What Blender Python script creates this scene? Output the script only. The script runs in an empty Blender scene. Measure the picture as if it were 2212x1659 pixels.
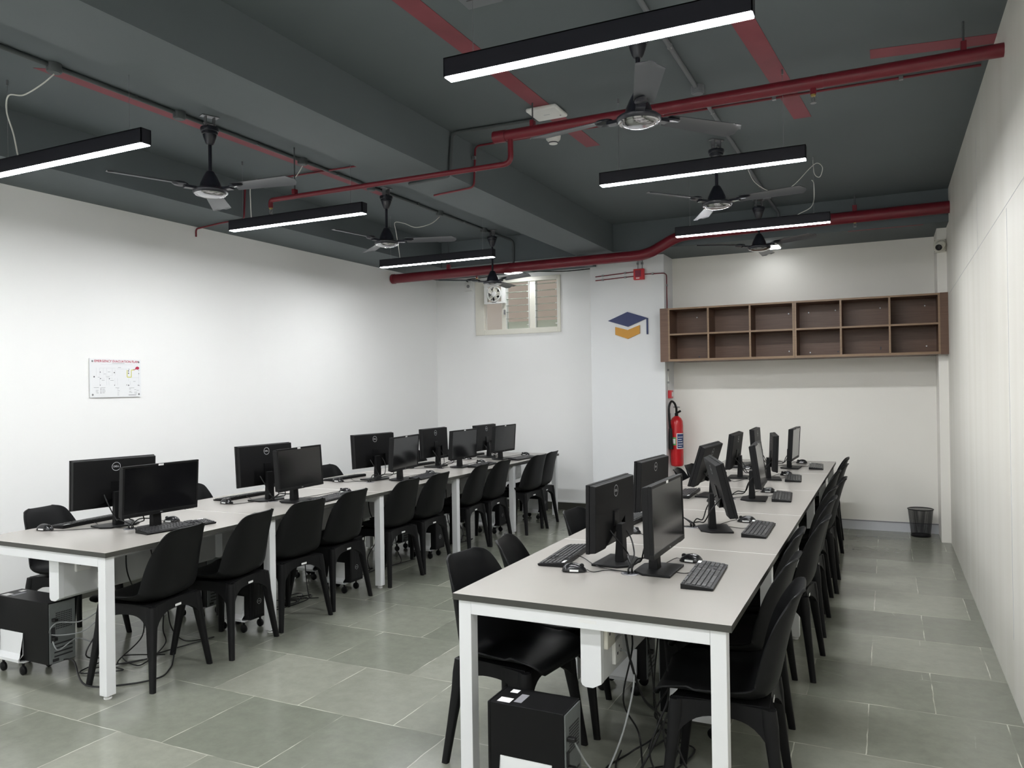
import bpy, bmesh, math, random
from mathutils import Matrix, Vector
random.seed(7)
PI = math.pi
sc = bpy.context.scene
COL = sc.collection

# ------------------------------------------------------------------ camera
cam_d = bpy.data.cameras.new('camera'); cam = bpy.data.objects.new('camera', cam_d); COL.objects.link(cam)
YAW, PITCH, ROLL, CH, FPX = 0.44894, 0.00369, -0.01476, 1.5558, 1680.62
_c, _s, _cp, _sp, _cr, _sr = math.cos(YAW), math.sin(YAW), math.cos(PITCH), math.sin(PITCH), math.cos(ROLL), math.sin(ROLL)
_R = Vector((_c, _s, 0)); _F = Vector((-_s*_cp, _c*_cp, _sp)); _U = Vector((_s*_sp, -_c*_sp, _cp))
_R2 = _R*_cr + _U*_sr; _U2 = _U*_cr - _R*_sr
cam.matrix_world = Matrix(((_R2.x, _U2.x, -_F.x, 0), (_R2.y, _U2.y, -_F.y, 0), (_R2.z, _U2.z, -_F.z, CH), (0, 0, 0, 1)))
cam_d.sensor_fit = 'HORIZONTAL'; cam_d.sensor_width = 36; cam_d.lens = FPX/2212*36
cam_d.clip_start = 0.05; cam_d.clip_end = 60
sc.camera = cam

# ------------------------------------------------------------------ world, exposure
w = bpy.data.worlds.new('world'); sc.world = w; w.use_nodes = True
w.node_tree.nodes['Background'].inputs[0].default_value = (0.9, 0.92, 1.0, 1)
w.node_tree.nodes['Background'].inputs[1].default_value = 0.35
sc.view_settings.view_transform = 'Standard'; sc.view_settings.look = 'None'
sc.view_settings.gamma = 1; sc.view_settings.use_curve_mapping = False
sc.view_settings.exposure = 1.55
LAMP = 60.0       # emission of the LED diffusers
sc.cycles.use_denoising = True
sc.cycles.max_bounces = 8; sc.cycles.diffuse_bounces = 5; sc.cycles.glossy_bounces = 4
sc.cycles.sample_clamp_indirect = 6

# ------------------------------------------------------------------ materials
def srgb(r, g, b):
    f = lambda v: (v/255/12.92) if v/255 <= 0.04045 else ((v/255+0.055)/1.055)**2.4
    return (f(r), f(g), f(b), 1)
def mat(name, col, rough=0.5, metal=0.0, var=0.06, scale=6.0, bump=0.0, bscale=60, spec=0.5, coat=0.0, emit=None, alpha=None, trans=0.0):
    m = bpy.data.materials.new(name); m.use_nodes = True; nt = m.node_tree; b = nt.nodes['Principled BSDF']
    tc = nt.nodes.new('ShaderNodeTexCoord'); n = nt.nodes.new('ShaderNodeTexNoise')
    n.inputs['Scale'].default_value = scale; n.inputs['Detail'].default_value = 3
    nt.links.new(tc.outputs['Object'], n.inputs['Vector'])
    mx = nt.nodes.new('ShaderNodeMix'); mx.data_type = 'RGBA'
    mx.inputs['A'].default_value = tuple(max(0, c*(1-var)) for c in col[:3])+(1,)
    mx.inputs['B'].default_value = tuple(min(1, c*(1+var)) for c in col[:3])+(1,)
    nt.links.new(n.outputs['Fac'], mx.inputs['Factor']); nt.links.new(mx.outputs['Result'], b.inputs['Base Color'])
    b.inputs['Roughness'].default_value = rough; b.inputs['Metallic'].default_value = metal
    b.inputs['Specular IOR Level'].default_value = spec; b.inputs['Coat Weight'].default_value = coat
    b.inputs['Transmission Weight'].default_value = trans
    if bump:
        n2 = nt.nodes.new('ShaderNodeTexNoise'); n2.inputs['Scale'].default_value = bscale; n2.inputs['Detail'].default_value = 2
        nt.links.new(tc.outputs['Object'], n2.inputs['Vector'])
        bp = nt.nodes.new('ShaderNodeBump'); bp.inputs['Strength'].default_value = bump; bp.inputs['Distance'].default_value = 0.002
        nt.links.new(n2.outputs['Fac'], bp.inputs['Height']); nt.links.new(bp.outputs['Normal'], b.inputs['Normal'])
    if emit:
        b.inputs['Emission Color'].default_value = emit[0]; b.inputs['Emission Strength'].default_value = emit[1]
    if alpha is not None: b.inputs['Alpha'].default_value = alpha
    return m
M = {}
M['wall'] = mat('white wall paint', (0.83, 0.83, 0.82, 1), 0.6, var=0.015, scale=1.2, bump=0.06, bscale=25)
M['wallcream'] = mat('cream wall paint', (0.86, 0.84, 0.785, 1), 0.55, var=0.02, scale=1.5, bump=0.05, bscale=25)
M['pillar'] = mat('pale grey white paint', (0.74, 0.75, 0.755, 1), 0.6, var=0.02, scale=1.2, bump=0.06, bscale=25)
M['ceil'] = mat('dark grey ceiling paint', (0.108, 0.128, 0.136, 1), 0.7, var=0.08, scale=1.5, bump=0.1, bscale=20)
M['red_pipe'] = mat('red pipe paint', (0.165, 0.012, 0.022, 1), 0.35, var=0.12, scale=8)
M['red_stripe'] = mat('faded red paint', (0.235, 0.045, 0.06, 1), 0.6, var=0.35, scale=4)
M['red_box'] = mat('bright red plastic', (0.60, 0.03, 0.04, 1), 0.35)
M['red_ext'] = mat('extinguisher red enamel', (0.50, 0.015, 0.02, 1), 0.25, var=0.15, scale=14)
M['white_metal'] = mat('white powder coated steel', (0.80, 0.81, 0.82, 1), 0.4, var=0.015)
M['white_plastic'] = mat('white plastic', (0.78, 0.78, 0.76, 1), 0.4, var=0.02)
M['cream_plastic'] = mat('cream plastic', (0.72, 0.70, 0.62, 1), 0.4, var=0.02)
M['race'] = mat('light grey steel panel', (0.70, 0.71, 0.71, 1), 0.45, var=0.03)
M['top'] = mat('warm grey laminate', (0.345, 0.325, 0.30, 1), 0.27, var=0.035, scale=2.5, spec=0.5)
M['edge'] = mat('dark grey edge band', (0.055, 0.055, 0.048, 1), 0.5)
M['seam'] = mat('light joint', (0.75, 0.73, 0.66, 1), 0.5)
M['chair'] = mat('black polypropylene', (0.0062, 0.0064, 0.0068, 1), 0.45, var=0.1, scale=20, bump=0.1, bscale=300, spec=0.16)
M['chairleg'] = mat('black plastic legs', (0.0075, 0.0075, 0.008, 1), 0.48, var=0.1, scale=10, spec=0.18)
M['black'] = mat('black plastic', (0.0055, 0.0055, 0.006, 1), 0.38, var=0.1, scale=20, spec=0.2)
M['blackm'] = mat('textured black plastic', (0.0075, 0.0075, 0.008, 1), 0.48, var=0.1, scale=40, spec=0.2)
M['screen'] = mat('dark glossy screen', (0.006, 0.006, 0.007, 1), 0.13, var=0.02, spec=0.6)
M['key'] = mat('black keycaps', (0.030, 0.030, 0.032, 1), 0.36, var=0.1)
M['keygap'] = mat('keyboard body', (0.004, 0.004, 0.0045, 1), 0.4, spec=0.25)
M['mouse'] = mat('glossy black plastic', (0.010, 0.010, 0.011, 1), 0.22, var=0.05)
M['logo'] = mat('silver logo print', (0.62, 0.63, 0.64, 1), 0.35, metal=0.3)
M['label'] = mat('white sticker', (0.80, 0.80, 0.79, 1), 0.5, var=0.02)
M['cable'] = mat('black cable rubber', (0.006, 0.006, 0.006, 1), 0.45, spec=0.35)
M['cableg'] = mat('grey network cable', (0.24, 0.25, 0.25, 1), 0.45)
M['cablew'] = mat('white cord', (0.70, 0.70, 0.66, 1), 0.5)
M['case'] = mat('black steel computer case', (0.0055, 0.0055, 0.006, 1), 0.4, var=0.08, scale=10, spec=0.18)
M['io'] = mat('grey steel back plate', (0.20, 0.215, 0.215, 1), 0.45, metal=0.4, var=0.15, scale=30)
M['iodark'] = mat('dark slots', (0.02, 0.02, 0.022, 1), 0.5)
M['lampbody'] = mat('black lamp body', (0.012, 0.012, 0.018, 1), 0.45, spec=0.35)
M['diff'] = mat('led diffuser', (0.9, 0.9, 0.9, 1), 0.5, emit=((0.97, 0.985, 1.0, 1), LAMP))
M['diff2'] = mat('led panel diffuser', (0.9, 0.9, 0.9, 1), 0.5, emit=((0.95, 0.98, 1.0, 1), 11))
M['diff3'] = mat('dimmer led panel diffuser', (0.9, 0.9, 0.9, 1), 0.5, emit=((0.95, 0.98, 1.0, 1), 5))
M['fan'] = mat('dark fan enamel', (0.012, 0.013, 0.02, 1), 0.3, var=0.1)
M['fanblade'] = mat('grey fan blade', (0.10, 0.104, 0.115, 1), 0.38, metal=0.25, var=0.15, scale=5)
M['chrome'] = mat('polished chrome', (0.45, 0.45, 0.46, 1), 0.14, metal=1.0, var=0.03)
M['steel'] = mat('galvanised steel', (0.32, 0.32, 0.33, 1), 0.35, metal=0.8)
M['conduit'] = mat('dark grey conduit', (0.075, 0.085, 0.088, 1), 0.5)
M['conduit2'] = mat('painted grey conduit', (0.15, 0.16, 0.175, 1), 0.5)
M['brass'] = mat('brass', (0.55, 0.42, 0.15, 1), 0.3, metal=0.9)
M['blue'] = mat('blue sign acrylic', (0.010, 0.022, 0.105, 1), 0.5)
M['orange'] = mat('orange sign acrylic', (0.56, 0.26, 0.015, 1), 0.5)
M['paper'] = mat('white printed board', (0.78, 0.79, 0.80, 1), 0.3, var=0.01)
M['ink'] = mat('grey ink', (0.25, 0.25, 0.27, 1), 0.5)
M['inkd'] = mat('dark ink', (0.04, 0.04, 0.05, 1), 0.5)
M['inkl'] = mat('pale ink', (0.55, 0.56, 0.58, 1), 0.5)
M['inkred'] = mat('crimson ink', (0.42, 0.015, 0.06, 1), 0.5)
M['inkyel'] = mat('yellow ink', (0.62, 0.60, 0.06, 1), 0.5)
M['green'] = mat('green label', (0.10, 0.36, 0.11, 1), 0.5)
M['navy'] = mat('navy label', (0.03, 0.05, 0.16, 1), 0.5)
M['skirt'] = mat('painted skirting', (0.62, 0.63, 0.66, 1), 0.5, var=0.03)
M['skirtdark'] = mat('dark stone skirting', (0.055, 0.055, 0.045, 1), 0.3, var=0.2)
M['ext'] = mat('beige plaster outside', (0.52, 0.44, 0.35, 1), 0.8, var=0.08, scale=1)
def glass_mat():
    m = bpy.data.materials.new('greenish louver glass'); m.use_nodes = True; b = m.node_tree.nodes['Principled BSDF']
    b.inputs['Base Color'].default_value = (0.72, 0.80, 0.72, 1); b.inputs['Roughness'].default_value = 0.12
    b.inputs['Transmission Weight'].default_value = 0.75; b.inputs['IOR'].default_value = 1.15
    return m
M['glass'] = glass_mat()
M['clear'] = mat('clear window pane', (0.6, 0.62, 0.6, 1), 0.08, alpha=0.12)
def wood_mat(name, dark, light):
    m = bpy.data.materials.new(name); m.use_nodes = True; nt = m.node_tree; b = nt.nodes['Principled BSDF']
    tc = nt.nodes.new('ShaderNodeTexCoord'); mp = nt.nodes.new('ShaderNodeMapping'); mp.inputs['Scale'].default_value = (1.2, 6, 40)
    n = nt.nodes.new('ShaderNodeTexNoise'); n.inputs['Scale'].default_value = 3; n.inputs['Detail'].default_value = 5
    nt.links.new(tc.outputs['Object'], mp.inputs['Vector']); nt.links.new(mp.outputs['Vector'], n.inputs['Vector'])
    r = nt.nodes.new('ShaderNodeValToRGB'); r.color_ramp.elements[0].position = 0.3; r.color_ramp.elements[1].position = 0.7
    r.color_ramp.elements[0].color = dark; r.color_ramp.elements[1].color = light
    nt.links.new(n.outputs['Fac'], r.inputs['Fac']); nt.links.new(r.outputs['Color'], b.inputs['Base Color'])
    b.inputs['Roughness'].default_value = 0.45
    return m
M['wood'] = wood_mat('brown wood laminate', (0.105, 0.052, 0.031, 1), (0.150, 0.080, 0.048, 1))
M['woodedge'] = wood_mat('light wood edge band', (0.21, 0.13, 0.075, 1), (0.27, 0.175, 0.10, 1))
def floor_mat():
    m = bpy.data.materials.new('polished green grey stone slabs'); m.use_nodes = True; nt = m.node_tree; b = nt.nodes['Principled BSDF']
    L = nt.links.new
    tc = nt.nodes.new('ShaderNodeTexCoord'); mp = nt.nodes.new('ShaderNodeMapping'); mp.inputs['Location'].default_value = (-0.1825, -3.56, 0)
    L(tc.outputs['Object'], mp.inputs['Vector'])
    nw = nt.nodes.new('ShaderNodeTexNoise'); nw.inputs['Scale'].default_value = 7; nw.inputs['Detail'].default_value = 3
    L(tc.outputs['Object'], nw.inputs['Vector'])
    sub = nt.nodes.new('ShaderNodeVectorMath'); sub.operation = 'SUBTRACT'; sub.inputs[1].default_value = (0.5, 0.5, 0.5); L(nw.outputs['Color'], sub.inputs[0])
    scl = nt.nodes.new('ShaderNodeVectorMath'); scl.operation = 'SCALE'; scl.inputs['Scale'].default_value = 0.012; L(sub.outputs[0], scl.inputs[0])
    add = nt.nodes.new('ShaderNodeVectorMath'); add.operation = 'ADD'; L(mp.outputs[0], add.inputs[0]); L(scl.outputs[0], add.inputs[1])
    br = nt.nodes.new('ShaderNodeTexBrick'); br.offset = 0.5; br.offset_frequency = 2; br.squash = 1
    br.inputs['Scale'].default_value = 1; br.inputs['Brick Width'].default_value = 0.565; br.inputs['Row Height'].default_value = 0.565
    br.inputs['Mortar Size'].default_value = 0.0026; br.inputs['Mortar Smooth'].default_value = 0.2; br.inputs['Bias'].default_value = 0
    br.inputs['Color1'].default_value = (0.170, 0.180, 0.146, 1); br.inputs['Color2'].default_value = (0.250, 0.256, 0.212, 1)
    br.inputs['Mortar'].default_value = (0.62, 0.62, 0.52, 1)
    L(add.outputs[0], br.inputs['Vector'])
    # slab colour without mortar
    br2 = nt.nodes.new('ShaderNodeTexBrick'); br2.offset = 0.5; br2.offset_frequency = 2
    for k in ('Scale', 'Brick Width', 'Row Height'): br2.inputs[k].default_value = br.inputs[k].default_value
    br2.inputs['Mortar Size'].default_value = 0; br2.inputs['Color1'].default_value = br.inputs['Color1'].default_value; br2.inputs['Color2'].default_value = br.inputs['Color2'].default_value
    L(add.outputs[0], br2.inputs['Vector'])
    n1 = nt.nodes.new('ShaderNodeTexNoise'); n1.inputs['Scale'].default_value = 12; n1.inputs['Detail'].default_value = 9; n1.inputs['Roughness'].default_value = 0.72
    L(tc.outputs['Object'], n1.inputs['Vector'])
    r1 = nt.nodes.new('ShaderNodeMapRange'); r1.inputs['From Min'].default_value = 0.3; r1.inputs['From Max'].default_value = 0.7; r1.inputs['To Min'].default_value = 0.88; r1.inputs['To Max'].default_value = 1.09
    L(n1.outputs['Fac'], r1.inputs['Value'])
    mul = nt.nodes.new('ShaderNodeVectorMath'); mul.operation = 'SCALE'; L(br2.outputs['Color'], mul.inputs[0]); L(r1.outputs[0], mul.inputs['Scale'])
    # worn joints: visible only here and there
    n3 = nt.nodes.new('ShaderNodeTexNoise'); n3.inputs['Scale'].default_value = 4.2; n3.inputs['Detail'].default_value = 4
    L(mp.outputs[0], n3.inputs['Vector'])
    r3 = nt.nodes.new('ShaderNodeMapRange'); r3.inputs['From Min'].default_value = 0.42; r3.inputs['From Max'].default_value = 0.62; r3.inputs['To Min'].default_value = 0.04; r3.inputs['To Max'].default_value = 0.75
    L(n3.outputs['Fac'], r3.inputs['Value'])
    mm = nt.nodes.new('ShaderNodeMath'); mm.operation = 'MULTIPLY'; L(br.outputs['Fac'], mm.inputs[0]); L(r3.outputs[0], mm.inputs[1])
    mx = nt.nodes.new('ShaderNodeMix'); mx.data_type = 'RGBA'; L(mm.outputs[0], mx.inputs['Factor']); L(mul.outputs[0], mx.inputs['A']); mx.inputs['B'].default_value = (0.60, 0.60, 0.50, 1)
    # pale scratches
    mpp = nt.nodes.new('ShaderNodeMapping'); mpp.inputs['Scale'].default_value = (1, 1, 1); mpp.inputs['Rotation'].default_value = (0, 0, 0.6); L(tc.outputs['Object'], mpp.inputs['Vector'])
    v = nt.nodes.new('ShaderNodeTexVoronoi'); v.feature = 'DISTANCE_TO_EDGE'; v.inputs['Scale'].default_value = 1.7; L(add.outputs[0], v.inputs['Vector'])
    rv = nt.nodes.new('ShaderNodeMapRange'); rv.inputs['From Min'].default_value = 0.0; rv.inputs['From Max'].default_value = 0.004; rv.inputs['To Min'].default_value = 1; rv.inputs['To Max'].default_value = 0
    L(v.outputs['Distance'], rv.inputs['Value'])
    n4 = nt.nodes.new('ShaderNodeTexNoise'); n4.inputs['Scale'].default_value = 3; n4.inputs['Detail'].default_value = 5; L(tc.outputs['Object'], n4.inputs['Vector'])
    r4 = nt.nodes.new('ShaderNodeMapRange'); r4.inputs['From Min'].default_value = 0.60; r4.inputs['From Max'].default_value = 0.68; r4.inputs['To Min'].default_value = 0; r4.inputs['To Max'].default_value = 0.35
    L(n4.outputs['Fac'], r4.inputs['Value'])
    m4 = nt.nodes.new('ShaderNodeMath'); m4.operation = 'MULTIPLY'; L(rv.outputs[0], m4.inputs[0]); L(r4.outputs[0], m4.inputs[1])
    mx2 = nt.nodes.new('ShaderNodeMix'); mx2.data_type = 'RGBA'; L(m4.outputs[0], mx2.inputs['Factor']); L(mx.outputs['Result'], mx2.inputs['A']); mx2.inputs['B'].default_value = (0.6, 0.6, 0.54, 1)
    L(mx2.outputs['Result'], b.inputs['Base Color'])
    rr = nt.nodes.new('ShaderNodeMapRange'); rr.inputs['To Min'].default_value = 0.16; rr.inputs['To Max'].default_value = 0.22; L(n1.outputs['Fac'], rr.inputs['Value']); L(rr.outputs[0], b.inputs['Roughness'])
    bp = nt.nodes.new('ShaderNodeBump'); bp.inputs['Strength'].default_value = 0.05; bp.inputs['Distance'].default_value = 0.002; L(n1.outputs['Fac'], bp.inputs['Height']); L(bp.outputs['Normal'], b.inputs['Normal'])
    b.inputs['Specular IOR Level'].default_value = 0.5
    return m
M['floor'] = floor_mat()
def wall_right_mat():
    m = mat('cream wall paint with vertical roller streaks', (0.76, 0.735, 0.66, 1), 0.5, var=0.02, scale=1.5)
    nt = m.node_tree; b = nt.nodes['Principled BSDF']; tc = nt.nodes.new('ShaderNodeTexCoord'); mp = nt.nodes.new('ShaderNodeMapping')
    mp.inputs['Scale'].default_value = (1, 2.4, 0.12); n = nt.nodes.new('ShaderNodeTexNoise'); n.inputs['Scale'].default_value = 1.6; n.inputs['Detail'].default_value = 3
    nt.links.new(tc.outputs['Object'], mp.inputs['Vector']); nt.links.new(mp.outputs['Vector'], n.inputs['Vector'])
    r = nt.nodes.new('ShaderNodeValToRGB'); r.color_ramp.elements[0].position = 0.3; r.color_ramp.elements[1].position = 0.7
    r.color_ramp.elements[0].color = (0.74, 0.715, 0.645, 1); r.color_ramp.elements[1].color = (0.81, 0.79, 0.73, 1)
    nt.links.new(n.outputs['Fac'], r.inputs['Fac']); nt.links.new(r.outputs['Color'], b.inputs['Base Color'])
    return m
M['wallright'] = wall_right_mat()

# ------------------------------------------------------------------ mesh helpers
def bx(bm, x0, x1, y0, y1, z0, z1, mtx=None):
    vs = [bm.verts.new((x, y, z)) for z in (z0, z1) for y in (y0, y1) for x in (x0, x1)]
    if mtx is not None:
        for v in vs: v.co = mtx @ v.co
    for f in ((0, 2, 3, 1), (4, 5, 7, 6), (0, 1, 5, 4), (2, 6, 7, 3), (0, 4, 6, 2), (1, 3, 7, 5)):
        bm.faces.new([vs[i] for i in f])
    return vs
def prism(bm, pts, axis, a, b):
    """closed polygon pts (two coords) extruded along axis ('x','y','z') from a to b"""
    def P(p, t): return (t, p[0], p[1]) if axis == 'x' else (p[0], t, p[1]) if axis == 'y' else (p[0], p[1], t)
    A = [bm.verts.new(P(p, a)) for p in pts]; B = [bm.verts.new(P(p, b)) for p in pts]; n = len(pts)
    for i in range(n): bm.faces.new((A[i], A[(i+1) % n], B[(i+1) % n], B[i]))
    bm.faces.new(A[::-1]); bm.faces.new(B)
def tube(bm, pts, r, n=10, caps=True, r1=None):
    pts = [Vector(p) for p in pts]; rings = []; prev = None
    for i, p in enumerate(pts):
        d = (pts[min(i+1, len(pts)-1)] - pts[max(i-1, 0)])
        d = d.normalized() if d.length > 1e-9 else Vector((0, 0, 1))
        if prev is None:
            u = d.orthogonal().normalized()
        else:
            u = prev - d*prev.dot(d); u = u.normalized() if u.length > 1e-6 else d.orthogonal().normalized()
        prev = u; v = d.cross(u)
        rr = r if r1 is None else r+(r1-r)*i/(len(pts)-1)
        rings.append([bm.verts.new(p + (u*math.cos(2*PI*k/n) + v*math.sin(2*PI*k/n))*rr) for k in range(n)])
    for a, b in zip(rings, rings[1:]):
        for k in range(n): bm.faces.new((a[k], a[(k+1) % n], b[(k+1) % n], b[k]))
    if caps: bm.faces.new(rings[0][::-1]); bm.faces.new(rings[-1])
def lathe(bm, prof, n=24, c=(0, 0, 0), mtx=None):
    rings = []
    for r, z in prof:
        if r < 1e-6: ring = [bm.verts.new((c[0], c[1], c[2]+z))]
        else: ring = [bm.verts.new((c[0]+r*math.cos(2*PI*k/n), c[1]+r*math.sin(2*PI*k/n), c[2]+z)) for k in range(n)]
        if mtx is not None:
            for v in ring: v.co = mtx @ v.co
        rings.append(ring)
    for a, b in zip(rings, rings[1:]):
        for k in range(n):
            k2 = (k+1) % n
            if len(a) == 1 and len(b) == 1: continue
            if len(a) == 1: bm.faces.new((a[0], b[k2], b[k]))
            elif len(b) == 1: bm.faces.new((a[k], a[k2], b[0]))
            else: bm.faces.new((a[k], a[k2], b[k2], b[k]))
    if len(rings[0]) > 1: bm.faces.new(rings[0][::-1])
    if len(rings[-1]) > 1: bm.faces.new(rings[-1])
def spline(pts, n=8):
    P = [Vector(p) for p in pts]; out = []
    for i in range(len(P)-1):
        a, b, c, d = P[max(i-1, 0)], P[i], P[i+1], P[min(i+2, len(P)-1)]
        for k in range(n):
            t = k/n
            out.append(0.5*((2*b)+(c-a)*t+(2*a-5*b+4*c-d)*t*t+(3*b-a-3*c+d)*t**3))
    out.append(P[-1]); return out
def bend(pts, rad=0.04, n=5):
    """polyline with rounded corners"""
    P = [Vector(p) for p in pts]; out = [P[0]]
    for i in range(1, len(P)-1):
        a = (P[i-1]-P[i]); b = (P[i+1]-P[i]); r = min(rad, a.length*0.45, b.length*0.45)
        A = P[i]+a.normalized()*r; B = P[i]+b.normalized()*r
        for k in range(n+1):
            t = k/n; out.append(A*(1-t)**2 + P[i]*2*t*(1-t) + B*t*t)
    out.append(P[-1]); return out
def obj(name, bm, m, parent=None, smooth=False, bev=0.0, loc=None, segs=2):
    if isinstance(bm, bmesh.types.BMesh):
        bmesh.ops.recalc_face_normals(bm, faces=bm.faces)
        me = bpy.data.meshes.new(name); bm.to_mesh(me); bm.free()
    else: me = bm
    if not me.materials: me.materials.append(M[m] if isinstance(m, str) else m)
    if smooth:
        me.shade_smooth() if hasattr(me, 'shade_smooth') else None
    o = bpy.data.objects.new(name, me); COL.objects.link(o)
    if parent is not None: o.parent = parent
    if loc is not None: o.location = loc
    if bev > 0:
        md = o.modifiers.new('bevel', 'BEVEL'); md.width = bev; md.segments = segs; md.limit_method = 'ANGLE'; md.angle_limit = 0.6
    if smooth:
        try:
            me.set_sharp_from_angle(angle=math.radians(42))
        except Exception: pass
    return o
def thing(name, label, cat, loc=(0, 0, 0), rz=0, group=None):
    o = bpy.data.objects.new(name, None); COL.objects.link(o); o.empty_display_size = 0.05
    o.location = loc; o.rotation_euler = (0, 0, rz)
    return tag(o, label, cat, group)
def tag(o, label, cat, group=None, kind=None):
    o['label'] = label; o['category'] = cat
    if group: o['group'] = group
    if kind: o['kind'] = kind
    return o
def struct(name, bm, m, parent=None, **k):
    o = obj(name, bm, m, parent, **k)
    if parent is None: o['kind'] = 'structure'
    return o
def BM(): return bmesh.new()
def box(name, b, m, parent=None, bev=0.0, **k):
    bm = BM(); bx(bm, *b); return obj(name, bm, m, parent, bev=bev, **k)
def dup(root, loc, rz, label=None, group=None):
    r = root.copy(); COL.objects.link(r); r.location = loc; r.rotation_euler = (0, 0, rz)
    if label: r['label'] = label
    if group: r['group'] = group
    for ch in list(root.children):
        c = ch.copy(); COL.objects.link(c); c.parent = r
        for g in list(ch.children):
            d = g.copy(); COL.objects.link(d); d.parent = c
    return r
_txt = {}
def text_mesh(body, size, extr=0.0):
    k = (body, size, extr)
    if k in _txt: return _txt[k]
    cu = bpy.data.curves.new('txt', 'FONT'); cu.body = body; cu.size = size; cu.extrude = extr; cu.align_x = 'CENTER'; cu.align_y = 'CENTER'; cu.resolution_u = 2
    o = bpy.data.objects.new('txt', cu); COL.objects.link(o)
    dg = bpy.context.evaluated_depsgraph_get(); me = bpy.data.meshes.new_from_object(o.evaluated_get(dg))
    bpy.data.objects.remove(o); _txt[k] = me; return me
def basis(origin, right, up):
    r = Vector(right).normalized(); u = Vector(up).normalized(); n = r.cross(u)
    return Matrix(((r.x, u.x, n.x, origin[0]), (r.y, u.y, n.y, origin[1]), (r.z, u.z, n.z, origin[2]), (0, 0, 0, 1)))
def add_text(bm, body, size, mtx, bold=0.0):
    me = text_mesh(body, size)
    offs = [(0, 0)] if not bold else [(0, 0), (bold, 0), (-bold, 0), (0, bold)]
    for q, (ox, oy) in enumerate(offs):
        vs = [bm.verts.new(mtx @ (v.co + Vector((ox, oy, 0.00002*q)))) for v in me.vertices]
        for p in me.polygons:
            try: bm.faces.new([vs[i] for i in p.vertices])
            except ValueError: pass

# ------------------------------------------------------------------ room shell
XL, XR, YB, YR, ZC, ZS, YF = -5.514, 0.534, 9.11, 8.99, 3.325, 3.02, -3.2
T = 0.12
bm = BM(); bx(bm, XL-T, XR+T, YF-T, YB+T, -0.1, 0); struct('floor', bm, 'floor')
bm = BM(); bx(bm, XL-T, XR+T, YF-T, YB+T, ZC, ZC+0.12); struct('ceiling', bm, 'ceil')
bm = BM(); bx(bm, XL-T, XL, YF-T, YB+T, 0, ZC); struct('wall_left', bm, 'wall')
bm = BM(); bx(bm, XR, XR+T, YF-T, YB+T, 0, ZC); wr = struct('wall_right', bm, 'wallright')
bm = BM(); bx(bm, XL, XR, YF-T, YF, 0, ZC); struct('wall_front', bm, 'wall')
WX0, WX1, WZ0, WZ1 = -4.875, -3.70, 2.262, 2.965
bm = BM()
bx(bm, XL, WX0, YB, YB+T, 0, ZC); bx(bm, WX1, -3.0, YB, YB+T, 0, ZC)
bx(bm, WX0, WX1, YB, YB+T, 0, WZ0); bx(bm, WX0, WX1, YB, YB+T, WZ1, ZC)
struct('wall_back', bm, 'wall')
bm = BM(); bx(bm, -2.24, XR, YR, YR+0.1, 0, ZC); struct('wall_recess', bm, 'wallcream')
bm = BM(); bx(bm, -3.01, -2.235, 8.6, YB+T, 0, ZS); struct('wall_pillar', bm, 'pillar')
bm = BM(); bx(bm, -3.115, -3.01, 8.62, YB, 0, ZS); struct('trim_1', bm, 'pillar')
bm = BM(); bx(bm, 0.452, XR, 8.52, YR, 0, ZS); struct('wall_corner_pilaster', bm, 'wallcream')
bm = BM(); bx(bm, -3.125, -2.69, YF, 8.2, ZS, ZC); struct('trim_2', bm, 'ceil')
bm = BM(); bx(bm, XL, -4.88, YF, 8.2, ZS, ZC); struct('trim_3', bm, 'ceil')
bm = BM(); bx(bm, XL, XR, 8.2, YB, ZS, ZC); struct('trim_4', bm, 'ceil')
bm = BM(); bx(bm, -3.12, -3.03, 8.2, 8.6, 2.94, ZS); struct('trim_5', bm, 'ceil')
# thin dark joints scored in the right wall
bm = BM()
def wall_line(a, b, r=0.0012): tube(bm, [(XR-0.0004, a[0], a[1]), (XR-0.0004, b[0], b[1])], r, 4)
wall_line((1.0, 2.44), (8.3, 2.36)); wall_line((4.43, 0.3), (4.43, 2.385)); wall_line((5.75, 2.385), (5.75, 3.1), 0.0006)
struct('trim_6', bm, 'inkl')
# skirting
bm = BM(); bx(bm, XL, -3.115, YB-0.012, YB, 0, 0.095); struct('baseboard_back', bm, 'skirtdark')
bm = BM(); bx(bm, XL, -3.115, YB-0.02, YB, 0.095, 0.112); struct('trim_7', bm, 'wall')
bm = BM(); bx(bm, -2.235, 0.452, YR-0.016, YR, 0, 0.092); struct('baseboard_recess', bm, 'skirt')
bm = BM(); bx(bm, -2.235, 0.452, YR-0.020, YR, 0.092, 0.1); struct('trim_8', bm, 'ink')
bm = BM(); bx(bm, XL, XL+0.012, YF, YB-0.02, 0, 0.095); struct('baseboard_left', bm, 'skirtdark')

# ------------------------------------------------------------------ window
wf = thing('window_1', 'white framed high window with two louvred sashes and an exhaust fan bay', 'window', (0, 0, 0)); wf['kind'] = 'structure'
bm = BM(); y0, y1 = YB-0.015, YB+0.08
xs = [WX0, -4.775, -4.525, -4.457, -4.127, -4.042, -3.73, WX1]
bx(bm, WX0-0.03, xs[1], y0, y1, WZ0-0.02, WZ1); bx(bm, xs[2], xs[3], y0+0.02, y1, 2.31, 2.91); bx(bm, xs[4], xs[5], y0+0.02, y1, 2.31, 2.91)
bx(bm, xs[6], WX1+0.01, y0, y1, WZ0-0.02, WZ1); bx(bm, xs[1], xs[6], y0, y1, WZ0-0.02, 2.31); bx(bm, xs[1], xs[6], y0, y1, 2.91, WZ1)
obj('window_frame', bm, 'cream_plastic', wf, bev=0.004)
box('pane', (xs[1], xs[2], YB+0.03, YB+0.036, 2.31, 2.91), 'clear', wf)
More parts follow.
